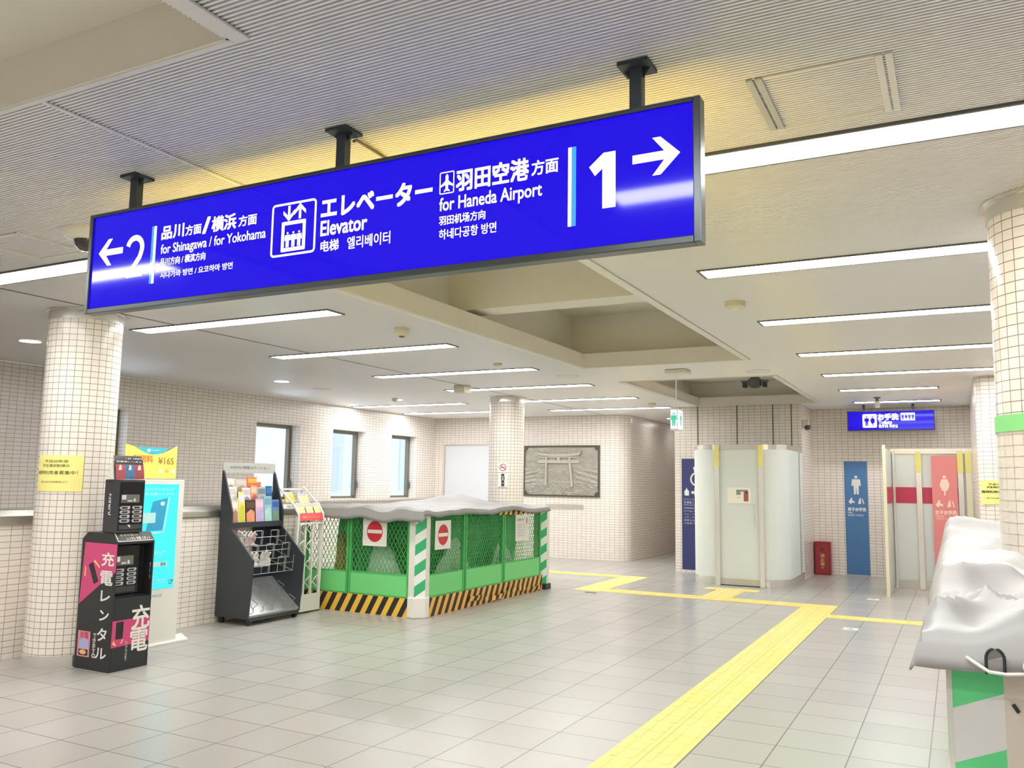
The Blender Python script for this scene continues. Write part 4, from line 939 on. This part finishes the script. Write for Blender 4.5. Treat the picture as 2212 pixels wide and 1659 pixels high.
flyers(6.65, 6.88, -6.60, .78, 'pinkish flyers slumped in the middle of the charcoal rack', PINKPAPER, 1)
flyers(6.68, 6.96, -6.44, .58, 'white newsprint flyers bulging from the lower pocket of the charcoal rack', NEWSP, 4)

# ================================================================== WHITE WIRE RACK
t = thing('wire_rack', (-6.75, 7.68, 0), 'white wire brochure stand between the charcoal rack and the fence', 'brochure stand')
WY0, WY1 = 7.45, 7.87
prof = [(-6.91, .04), (-6.60, .04), (-6.57, 1.10), (-6.64, 1.20), (-6.88, 1.40), (-6.91, 1.40)]
for y in (WY0, WY1):
    m = MB(); pts = [(x, y, z) for x, z in prof]
    for i in range(len(pts)): m.tube([pts[i], pts[(i+1) % len(pts)]], .012, 8)
    m.build('side_frame', WHITEP, t)
for y in (WY0+.012, (WY0+WY1)/2-.06, (WY0+WY1)/2+.06, WY1-.012):
    m = MB(); m.box(-6.61, -6.59, y-.012, y+.012, .04, 1.08); m.build('upright', WHITEP, t)
m = MB(); m.box(-6.63, -6.575, WY0, WY1, .02, .20); m.box(-6.90, -6.63, WY0, WY1, .02, .04); m.build('base_panel', WHITEP, t)
m = MB()
for k in range(4):
    for j in range(3):
        y = WY0+.075+j*.13; z = .32+k*.20; m.tube([(-6.60, y-.04, z), (-6.57, y-.04, z+.05), (-6.57, y+.02, z+.09), (-6.60, y+.04, z+.03)], .006, 6); m.tube([(-6.60, y-.03, z+.02), (-6.56, y, z-.04)], .005, 6)
m.build('wire_hooks', WHITEP, t)
for z in (1.0, 1.20, 1.38):
    m = MB(); x = -6.575 if z < 1.1 else (-6.64 if z < 1.3 else -6.89); m.box(x-.008, x+.008, WY0, WY1, z-.012, z+.012); m.build('cross_bar', WHITEP, t)
m = MB(); pl = PL((-6.565, WY0+.01, 1.03), (0, 1, 0), (-.25, 0, 1)); pl.rect(m, 0, .42, 0, .085, 0, .004); rb = m.build('red_banner', mat('red_banner', S(232, 92, 88), .45), t)
m = MB(); pl.text(m, '観光パンフレット', .06, .36, .028, .058, .0045, .0); m.build('lettering', mat('pale_pink', S(250, 190, 180), .5), rb)
for i, (x, y0, y1, z0, c, lb) in enumerate([(-6.60, 7.47, 7.60, 1.115, (240, 222, 150), 'pale yellow leaflet at the left front of the white stand'), (-6.60, 7.62, 7.74, 1.115, (214, 200, 180), 'beige leaflet at the middle front of the white stand'), (-6.60, 7.76, 7.89, 1.115, (238, 218, 150), 'cream leaflet at the right front of the white stand'), (-6.78, 7.47, 7.62, 1.235, (236, 208, 70), 'bright yellow leaflet at the upper left of the white stand'), (-6.74, 7.66, 7.82, 1.215, (240, 226, 180), 'cream leaflet at the upper right of the white stand')]):
    brochure(x, y0, y1, z0, z0+.14, c, (180, 186, 192), (232, 214, 140) if i != 3 else (226, 196, 60), lb, .45, 'leaflets in the white stand', 'leaflet', .004)

# ================================================================== GREEN FENCE ENCLOSURE
FG = mat('fence_green', S(84, 186, 102), .45); FG2 = mat('fence_panel_green', S(124, 222, 134), .45, noise_amt=.03); HAZ = stripemat('hazard_stripes', S(250, 200, 70), S(42, 40, 46), 1.0, -.55, .145, .5)
HAZ2 = stripemat('hazard_stripes_right', S(246, 190, 90), S(56, 44, 40), 1.0, -.55, .145, .5)
GST = stripemat('green_white_stripes', S(58, 190, 124), S(246, 247, 244), -.66, 1.0, .225, .52)
FY, FX = 8.0, -5.28
def fence_panel(a0, a1, along, label):
    """green expanded-mesh panel; along='x' stands on y=FY, 'y' stands on x=FX"""
    mid = (a0+a1)/2; loc = (mid, FY, 0) if along == 'x' else (FX, mid, 0)
    pl = PL((a0, FY, 0), (1, 0, 0)) if along == 'x' else PL((FX, a0, 0), (0, 1, 0))
    w = a1-a0; t = thing('mesh_fence', loc, label, 'fence', 'green mesh fence panels')
    z0, zk, z1 = .19, .46, 1.13
    m = MB(); f = .03
    pl.rect(m, 0, f, z0, z1, -.03, 0); pl.rect(m, w-f, w, z0, z1, -.03, 0); pl.rect(m, f, w-f, z1-f, z1, -.03, 0); pl.rect(m, f, w-f, z0, z0+f, -.03, 0); pl.rect(m, f, w-f, zk-.015, zk, -.03, -.005)
    m.build('frame', FG, t)
    m = MB(); pl.rect(m, f, w-f, z0+f, zk-.01, -.02, -.008); m.build('kick_plate', FG2, t)
    m = MB(); s_ = .055; sl_ = 1.75; hh = z1-f-zk
    for sg in (1, -1):
        k = -hh/sl_
        while k < w:
            # line a = k + (b-zk)/sl, clipped
            b0, b1 = zk, z1-f; aa0, aa1 = k, k+hh/sl_
            if aa0 < f: b0 = zk+(f-aa0)*sl_; aa0 = f
            if aa1 > w-f: b1 = zk+(w-f-k)*sl_; aa1 = w-f
            if b1 > b0+.01 and aa1 > aa0:
                p0, p1 = ((aa0, b0), (aa1, b1)) if sg > 0 else ((w-aa0, b0), (w-aa1, b1))
                pl.line(m, *p0, *p1, .0055, -.018, -.013)
            k += s_
    m.build('mesh', FG, t)
    return t
fence_panel(-6.93, -6.29, 'x', 'green mesh fence panel next to the white stand')
fence_panel(-6.28, -5.44, 'x', 'green mesh fence panel with a no-entry sign, facing the camera')
fence_panel(8.12, 8.94, 'y', 'green mesh fence panel with a no-entry sign, right of the striped corner')
fence_panel(8.96, 9.93, 'y', 'middle green mesh fence panel on the right side of the enclosure')
fence_panel(9.95, 11.05, 'y', 'green mesh fence panel with a paper notice on the right side')
for loc, along, lb in (((-6.285, FY), 'x', 'green fence post left of the no-entry sign'), ((FX, 8.95), 'y', 'green fence post right of the side no-entry sign'), ((FX, 9.94), 'y', 'green fence post left of the paper notice')):
    t = thing('fence_post', (*loc, 0), lb, 'fence post', 'green fence posts')
    m = MB(); m.tube([(loc[0]-(.045 if along == 'y' else 0), loc[1]+(.045 if along == 'x' else 0), .02), (loc[0]-(.045 if along == 'y' else 0), loc[1]+(.045 if along == 'x' else 0), 1.16)], .022, 10); m.build('pole', FG, t)
    m = MB(); x, y = loc
    for z in (.35, .7, 1.0): m.box(*((x-.03, x+.03, y+.022, y+.07) if along == 'x' else (x-.07, x-.022, y-.03, y+.03)), z-.012, z+.012)
    m.build('clamp', mat('galvanised', S(120, 160, 120), .4, .5), t)
# hazard-striped boards at the foot
m = MB(); m.box(-6.93, -5.40, FY-.012, FY, .0, .205); tag(m.build('hazard_board', HAZ), 'yellow and black striped skirting under the front of the green fence', 'hazard board', 'striped skirting boards')
m = MB(); m.box(FX, FX+.012, 8.10, 11.08, 0, .205); tag(m.build('hazard_board', HAZ2), 'yellow and black striped skirting under the right side of the green fence', 'hazard board', 'striped skirting boards')
# loose striped tape along the right foot and top
def ribbon(name, pts, h, mt, label):
    m = MB(); o = len(m.v); n = len(pts)
    for i, p in enumerate(pts):
        tw = .25*math.sin(i*1.3); m.v += [(p[0], p[1], p[2]), (p[0]+tw*h, p[1], p[2]+h*math.cos(tw))]
    L = 0
    for i in range(n-1):
        m.f.append([o+2*i, o+2*i+2, o+2*i+3, o+2*i+1]); m.m.append(0); d = (Vector(pts[i+1])-Vector(pts[i])).length
        m.uv[len(m.f)-1] = [(L, 0), (L+d, 0), (L+d, h), (L, h)]; L += d
    tag(m.build(name, mt, None, smooth=False, solid=.002), label, 'hazard tape', 'striped hazard tapes')
ribbon('hazard_tape', [(FX+.035+.02*math.sin(k*1.7), 9.0+k*.16, .045+.03*math.sin(k*.9+1)) for k in range(13)], .06, HAZ2, 'crumpled striped tape lying along the foot of the right fence')
ribbon('hazard_tape', [(FX+.02, 9.75+k*.12, 1.075+.006*math.sin(k*1.3)) for k in range(11)], .07, HAZ2, 'striped tape along the top rail of the right fence')
# corner guards
def corner_guard(x, y, label, z0, z1, base=True, s=1.0):
    """white guard with a green-striped diagonal face; x,y is the outer corner"""
    t = thing('corner_guard', (x, y, 0), label, 'corner post', 'striped corner guards')
    a, b = .085*s, .12*s
    p0, p1, p2, p3 = (x-a-b*.75, y), (x-b*.75, y-.012), (x, y+b*.62), (x-.004, y+b*.62+a)
    def strip(q0, q1, name, mt, zz0, zz1, th=.012, par=t):
        m = MB(); m.sheet([q0, q1], zz0, zz1, th); return m.build(name, mt, par)
    strip(p0, p1, 'white_flange', WHITEP, z0, z1); strip(p2, p3, 'white_flange', WHITEP, z0, z1)
    strip(p1, p2, 'striped_face', GST, z0+(.2 if base else 0), z1)
    if base:
        m = MB(); m.prism([(p0[0]-.005, p0[1]-.012, 0), (p1[0], p1[1]-.02, 0), (p2[0]+.015, p2[1]-.012, 0), (p3[0]+.012, p3[1], 0), (p3[0]-.03, p3[1], 0), (p0[0], p0[1]+.03, 0)], (0, 0, .225)); m.build('plastic_wrap', mat('white_polythene', S(244, 240, 232), .35), t, bevel=.012)
    return t
corner_guard(-5.255, FY-.02, 'white corner guard with green stripes at the near corner of the fence', .0, 1.15)
corner_guard(-5.235, 11.08, 'white corner guard with green stripes at the far end of the fence', .08, 1.16, False)
m = MB(); m.box(-5.30, -5.22, 11.1, 11.28, 0, .08); tag(m.build('base_block', DARKMETAL, bevel=.01), 'dark foot block under the far corner guard', 'foot block')

# no-entry signs and notice, hung on the mesh
def noentry(pl, loc, label):
    t = thing('no_entry_sign', loc, label, 'sign', 'no-entry signs on the fence')
    m = MB(); pl.rect(m, 0, .335, 0, .325, .002, .008); m.build('board', mat('sign_white', S(245, 243, 236), .4), t)
    m = MB(); pl.disc(m, .168, .163, .11, .13 if False else .118, .008, .0095, 36); m.build('red_disc', mat('no_entry_red', S(214, 54, 62), .4), t)
    m = MB(); pl.rect(m, .068, .268, .143, .183, .0096, .0105); m.build('white_bar', WHITE, t)
noentry(PL((-6.085, FY, .755), (1, 0, 0)), (-5.92, FY, .75), 'red and white no-entry sign on the fence face toward the camera')
noentry(PL((FX, 8.26, .725), (0, 1, 0)), (FX, 8.4, .72), 'red and white no-entry sign on the right side of the fence')
t = thing('paper_notice', (FX, 10.45, .72), 'white paper notice tied to the far panel of the green fence', 'notice')
pl = PL((FX, 10.25, .72), (0, 1, 0)); m = MB(); pl.rect(m, 0, .40, 0, .33, .002, .005); m.build('paper', WHITEP, t)
m = MB(); pl.text(m, 'お知らせ', .05, .25, .26, .295, .0055, .02)
for k in range(5): pl.text(m, 'ご迷惑をおかけします', .05, .28, .20-k*.036, .218-k*.036, .0055, 0)
pl.rect(m, .32, .345, .22, .30, .005, .006); m.build('lettering', mat('grey_ink', S(120, 120, 116), .5), t)
# things inside the enclosure
t = thing('traffic_cone', (-6.62, 8.30, 0), 'dull orange traffic cone behind the fence mesh', 'traffic cone')
m = MB(); m.lathe([(.16, .03), (.145, .05), (.03, .86), (.02, .88)], -6.62, 8.30, 24); m.build('cone', mat('cone_orange', S(196, 110, 66), .5), t, smooth=True)
m = MB(); m.box(-6.81, -6.43, 8.11, 8.49, 0, .035); m.build('base', mat('cone_base', S(150, 84, 56), .5), t, bevel=.01)
SHEETM = mat('white_sheet', S(226, 236, 226), .6)
def heap(cx, cy, rx, ry, h, label, seed, mt=SHEETM):
    V = []; F = []; n, k = 26, 9
    for j in range(k+1):
        f = j/k
        for i in range(n):
            a = 2*math.pi*i/n; rr = f*(1+.18*noise.noise(Vector((math.cos(a)*2+seed, math.sin(a)*2, f*2))))
            z = h*(1-f**1.6)*(1+.2*noise.noise(Vector((rr*math.cos(a)*3, rr*math.sin(a)*3, seed))))+.004
            V.append((cx+rx*rr*math.cos(a), cy+ry*rr*math.sin(a), max(.004, z)))
    for j in range(k):
        for i in range(n): F.append((j*n+i, (j+1)*n+i, (j+1)*n+(i+1) % n, j*n+(i+1) % n))
    m = MB(); m.add(V, F); tag(m.build('dust_sheet', mt, smooth=True, solid=.004), label, 'dust sheet', 'dust sheets inside the fence')
heap(-5.95, 8.24, .38, .15, .80, 'white dust sheet heaped behind the front no-entry sign', 1)
heap(-5.50, 9.05, .13, .62, .80, 'white dust sheet heaped behind the side no-entry sign', 5)
heap(-5.50, 10.3, .13, .5, .70, 'white dust sheet heaped behind the paper notice', 9)
NET = mat('netting_green', S(104, 190, 122), .8, noise_amt=.4, noise_scale=14)
def netting(pts, label, seed):
    V = []; F = []; n = 40; k = 10
    for i in range(n+1):
        f = i/n
        for j in range(k+1):
            w_ = .035*math.sin(i*.9+seed)+.02*math.sin(i*.37+j*.8); x = pts[0][0]+(pts[1][0]-pts[0][0])*f; y = pts[0][1]+(pts[1][1]-pts[0][1])*f
            V.append((x+(w_ if pts[0][0] == pts[1][0] else 0), y+(w_ if pts[0][1] == pts[1][1] else 0), .03+1.06*j/k))
    for i in range(n):
        for j in range(k): F.append((i*(k+1)+j, (i+1)*(k+1)+j, (i+1)*(k+1)+j+1, i*(k+1)+j+1))
    m = MB(); m.add(V, F); tag(m.build('green_netting', NET, smooth=True, solid=.003), label, 'netting', 'safety netting inside the fence')
netting([(-6.9, 8.56), (-5.75, 8.56)], 'green safety netting hanging behind the front of the fence', 0)
netting([(-5.72, 8.65), (-5.72, 11.1)], 'green safety netting hanging behind the right side of the fence', 2)
# ---- tarpaulins
def tarp(name, x0, x1, y0, y1, ztop, ov, hfun, mt, label, nx_, ny_, hole=None, hem=.0):
    """sheet over a rectangle; ov = overhang (left,right,front,back) hanging down the edges"""
    V = []; F = []; ol, orr, of, ob = ov
    xs_ = [x0-ol+(x1-x0+ol+orr)*i/nx_ for i in range(nx_+1)]; ys_ = [y0-of+(y1-y0+of+ob)*j/ny_ for j in range(ny_+1)]
    for y in ys_:
        for x in xs_:
            dx = max(x0-x, x-x1, 0); dy = max(y0-y, y-y1, 0); d = max(dx, dy)
            wob = .5+.5*noise.noise(Vector((x*5, y*5, 3.3)))
            px = min(max(x, x0), x1); py = min(max(y, y0), y1)
            px += (-1 if x < x0 else 1)*min(dx, .22*dx+.012)*(1 if dx > 0 else 0)*(1+wob*.8); py += (-1 if y < y0 else 1)*min(dy, .22*dy+.012)*(1 if dy > 0 else 0)*(1+wob*.8)
            z = ztop+hfun(px, py)-d*(.86+.25*wob)
            V.append((px, py, z))
    W_ = nx_+1
    for j in range(ny_):
        for i in range(nx_):
            cx = (xs_[i]+xs_[i+1])/2; cy = (ys_[j]+ys_[j+1])/2
            if hole and math.hypot(cx-hole[0], cy-hole[1]) < hole[2]: continue
            F.append((j*W_+i, j*W_+i+1, (j+1)*W_+i+1, (j+1)*W_+i))
    m = MB(); m.add(V, F); o = m.build(name, mt, None, smooth=True, solid=.004); tag(o, label, 'tarpaulin'); return o
def hA(x, y):
    f = .018*noise.fractal(Vector((x*2.2, y*1.8, .4)), .9, 2.0, 4)+.012*math.sin(y*5+x*7+2*noise.noise(Vector((x*2, y*2, 1))))
    f += .13*math.exp(-((x+6.25)/.55)**2-((y-10.3)/.55)**2)
    f += .05*math.exp(-((y-8.02)/.12)**2)*(.3+noise.noise(Vector((x*3.4, 1.7, 2))))
    return f
GREYT = mat('grey_tarpaulin', S(142, 140, 137), .42, noise_amt=.05, noise_scale=4)
tarp('tarpaulin', -6.92, -5.24, 7.95, 11.18, 1.175, (.02, .07, .13, .05), hA, GREYT, 'grey tarpaulin sagging over the top of the green fence enclosure', 60, 90)

# ================================================================== RIGHT-HAND COVERED BARRIER
t = thing('corner_guard', (0, 2.08, 0), 'green and white striped corner guard at the lower right of the picture', 'corner post', 'striped corner guards')
GST2 = stripemat('bold_green_white_stripes', S(116, 242, 160), S(250, 250, 248), -.38, 1.0, .222, .5, phase=.33)
m = MB(); m.sheet([(-.038, 2.085), (.068, 2.10)], 0, 1.17, .01); m.build('striped_face', GST2, t)
m = MB(); m.sheet([(.068, 2.10), (.17, 2.10), (.172, 2.2)], 0, 1.15, .01); m.build('white_flange', mat('white_sheet_metal', S(238, 228, 214), .45), t)
m = MB(); m.sheet([(-.038, 2.19), (-.038, 2.085)], 0, 1.15, .01); m.build('white_flange', WHITEP, t)
m = MB(); m.tube([(.083, 2.094, 1.06), (.093, 2.092, 1.045)], .004, 8); m.build('pin', BLACK, t)
t = thing('mesh_fence', (-.03, 4.2, 0), 'low covered fence panel under the pale tarpaulin on the right', 'fence')
m = MB(); m.box(-.03, 0, 2.22, 6.2, .03, 1.12); m.build('board', FG2, t)
m = MB(); m.box(.18, 1.6, 2.12, 2.15, .03, 1.12); m.build('end_board', WHITEP, t)
def crease(x, y, ax, ay, bx, by, w, h):
    """a soft ridge along the segment a-b"""
    dx, dy = bx-ax, by-ay; L2 = dx*dx+dy*dy; q = max(0, min(1, ((x-ax)*dx+(y-ay)*dy)/L2)); d = math.hypot(x-ax-q*dx, y-ay-q*dy)
    return 1.25*h*math.exp(-(d/w)**1.3)*(1-.5*q)
def hB(x, y):
    f = .028*noise.fractal(Vector((x*2.0+3, y*1.1, 7.4)), .9, 2.0, 4)+.018*(1-abs(noise.noise(Vector((x*5, y*2.6, 3)))*2))
    for c_ in ((-.05, 2.2, .35, 3.3, .05, .05), (.1, 2.05, .42, 2.9, .045, .045), (-.05, 3.1, .5, 3.6, .07, .06), (-.05, 4.2, .3, 3.7, .08, .05), (-.05, 5.4, .35, 4.9, .09, .07), (-.05, 6.1, .9, 5.6, .1, .09), (.2, 2.4, .9, 2.7, .06, .04), (.5, 2.1, .8, 3.5, .06, .05), (-.03, 2.6, .2, 2.3, .03, .03), (.0, 4.8, .5, 5.3, .06, -.05), (.05, 3.4, .6, 3.1, .06, -.05), (.05, 2.75, .4, 2.5, .04, -.04)):
        f += crease(x, y, *c_)
    f -= .03*math.exp(-((x-.02)/.05)**2-((y-2.3)/.2)**2)
    return f
PALET = mat('pale_tarpaulin', S(174, 172, 170), .45, noise_amt=.04, noise_scale=5)
tarp('tarpaulin', -.055, 1.75, 2.04, 6.25, 1.195, (.085, .05, .075, .06), hB, PALET, 'pale grey tarpaulin draped over the barrier around the right-hand column', 110, 190, hole=(RC[0], RC[1], .27))
FILM2 = translucent('clear_sheet', S(236, 236, 230), .6, .5, .15, .08)
m = MB(); m.add([(-.085, 3.9, 1.12), (-.16, 3.75, .93), (-.13, 3.5, .90), (-.07, 3.4, 1.05), (-.075, 3.7, 1.0)], [(0, 1, 4), (1, 2, 4), (2, 3, 4)]); tag(m.build('loose_plastic', FILM2, solid=.002), 'flap of clear plastic sticking out from under the pale tarpaulin', 'plastic flap')
t = thing('tie_rope', (.05, 2.0, 1.14), 'white cord tied around the tarpaulin corner at the right', 'cord')
m = MB(); m.tube([(-.01, 2.03, 1.165), (.012, 1.985, 1.158), (.04, 1.975, 1.142), (.07, 1.975, 1.140), (.10, 1.98, 1.143), (.118, 1.98, 1.13), (.135, 1.98, 1.10)], .0035, 8); m.build('strand', WHITE, t, smooth=True)
m = MB(); m.tube([(.115+.014*math.cos(a), 1.972, 1.158+.012*math.sin(a)) for a in [k*2*math.pi/16 for k in range(17)]], .0035, 8); m.build('loop', WHITE, t, smooth=True)
t = thing('cuff_ring', (.052, 2.04, 1.16), 'dark bent grommet arch poking out of the tarpaulin corner', 'grommet')
m = MB(); m.tube([(.036, 1.99, 1.135)]+[(.052-.016*math.cos(a), 1.99, 1.165+.02*math.sin(a)) for a in [k*math.pi/10 for k in range(11)]]+[(.068, 1.99, 1.135)], .003, 8); m.build('arch', DARKMETAL, t)
m = MB(); m.prism([(.039, 2.0, 1.135)]+[(.052-.013*math.cos(a), 2.0, 1.165+.017*math.sin(a)) for a in [k*math.pi/8 for k in range(9)]]+[(.065, 2.0, 1.135)], (0, .004, 0)); m.build('inner_lining', mat('grey_lining', S(130, 126, 118), .6), t)

# ================================================================== FLOOR MARKINGS
def tactile():
    m = bpy.data.materials.new('tactile_yellow'); m.use_nodes = True; nt = m.node_tree; p = nt.nodes['Principled BSDF']
    uv = nt.nodes.new('ShaderNodeUVMap'); br = nt.nodes.new('ShaderNodeTexBrick'); br.offset = 0
    nt.links.new(uv.outputs[0], br.inputs['Vector']); br.inputs['Scale'].default_value = 1; br.inputs['Brick Width'].default_value = .4; br.inputs['Row Height'].default_value = .4; br.inputs['Mortar Size'].default_value = .003
    br.inputs['Color1'].default_value = S(245, 222, 128); br.inputs['Color2'].default_value = S(243, 226, 146); br.inputs['Mortar'].default_value = S(205, 178, 90)
    nz = nt.nodes.new('ShaderNodeTexNoise'); nz.inputs['Scale'].default_value = 5; mx = nt.nodes.new('ShaderNodeMix'); mx.data_type = 'RGBA'; mx.blend_type = 'MULTIPLY'; mx.inputs[0].default_value = .25
    tc = nt.nodes.new('ShaderNodeTexCoord'); nt.links.new(tc.outputs['Object'], nz.inputs['Vector']); nt.links.new(br.outputs['Color'], mx.inputs[6]); nt.links.new(nz.outputs['Color'], mx.inputs[7]); nt.links.new(br.outputs['Color'], p.inputs['Base Color'])
    p.inputs['Roughness'].default_value = .5; return m
TAC = tactile()
def tac(x0, x1, y0, y1, label, bars):
    t = thing('tactile_paving', ((x0+x1)/2, (y0+y1)/2, 0), label, 'tactile paving', 'yellow tactile paving strips')
    m = MB(); m.box(x0, x1, y0, y1, -.002, .003); m.build('tile_strip', TAC, t)
    m = MB()
    if bars == 'y':
        for k in range(4):
            x = x0+(x1-x0)*(k+.5)/4; y = y0
            while y < y1-.05: m.box(x-.016, x+.016, y+.03, min(y1, y+.37), .003, .006); y += .4
    elif bars == 'x':
        for k in range(3):
            y = y0+(y1-y0)*(k+.5)/3; x = x0
            while x < x1-.05: m.box(x+.03, min(x1, x+.37), y-.016, y+.016, .003, .006); x += .4
    else:
        nx_ = max(2, round((x1-x0)/.066)); ny_ = max(2, round((y1-y0)/.066))
        for i in range(nx_):
            for j in range(ny_):
                m.lathe([(.016, .003), (.011, .0065)], x0+(x1-x0)*(i+.5)/nx_, y0+(y1-y0)*(j+.5)/ny_, 8)
    m.build('raised_pattern', TAC, t)
tac(-1.805, -1.405, -3.0, 11.3, 'long yellow tactile strip running away from the camera', 'y')
tac(-1.805, -1.405, 11.3, 11.7, 'yellow tactile corner block where the two long strips meet', 'dot')
tac(-4.5, -1.805, 11.35, 11.7, 'yellow tactile strip crossing in front of the glass booth', 'x')
tac(-4.9, -4.5, 11.3, 13.5, 'short yellow tactile link between the two crossing strips', 'dot')
tac(-6.4, -4.9, 13.18, 13.5, 'yellow tactile strip leading behind the green fence', 'x')
tac(-3.15, -2.75, 11.7, 12.5, 'yellow tactile stem leading to the booth door', 'y')
tac(-3.36, -2.58, 12.5, 12.78, 'yellow tactile bar directly before the booth door', 'dot')
tac(-1.405, 1.2, 10.60, 10.88, 'narrow yellow tactile strip leading to the right-hand column block', 'x')
STK = mat('floor_sticker_white', S(226, 236, 222), .4); STG = mat('floor_sticker_green', S(90, 150, 100), .4)
def sticker(x, y, label, s=.075):
    t = thing('floor_sticker', (x, y, 0), label, 'floor sticker', 'pale floor stickers')
    m = MB(); m.box(x-s, x+s, y-s, y+s, .0, .0012); m.build('film', STK, t)
    m = MB(); m.prism([(x-s*.4, y-s*.5, .0012), (x+s*.4, y-s*.5, .0012), (x, y+s*.6, .0012)], (0, 0, .0006)); m.build('mark', STG, t)
sticker(-1.075, 12.68, "pale floor sticker nearest the women's partition"); sticker(-1.075, 9.93, 'pale floor sticker right of the long tactile strip, nearer the camera')
tag(MB().box(-4.63, -4.48, 11.12, 11.18, 0, .004).build('floor_plate', GREYMETAL), 'small grey metal plate in the floor by the tactile corner', 'floor plate')
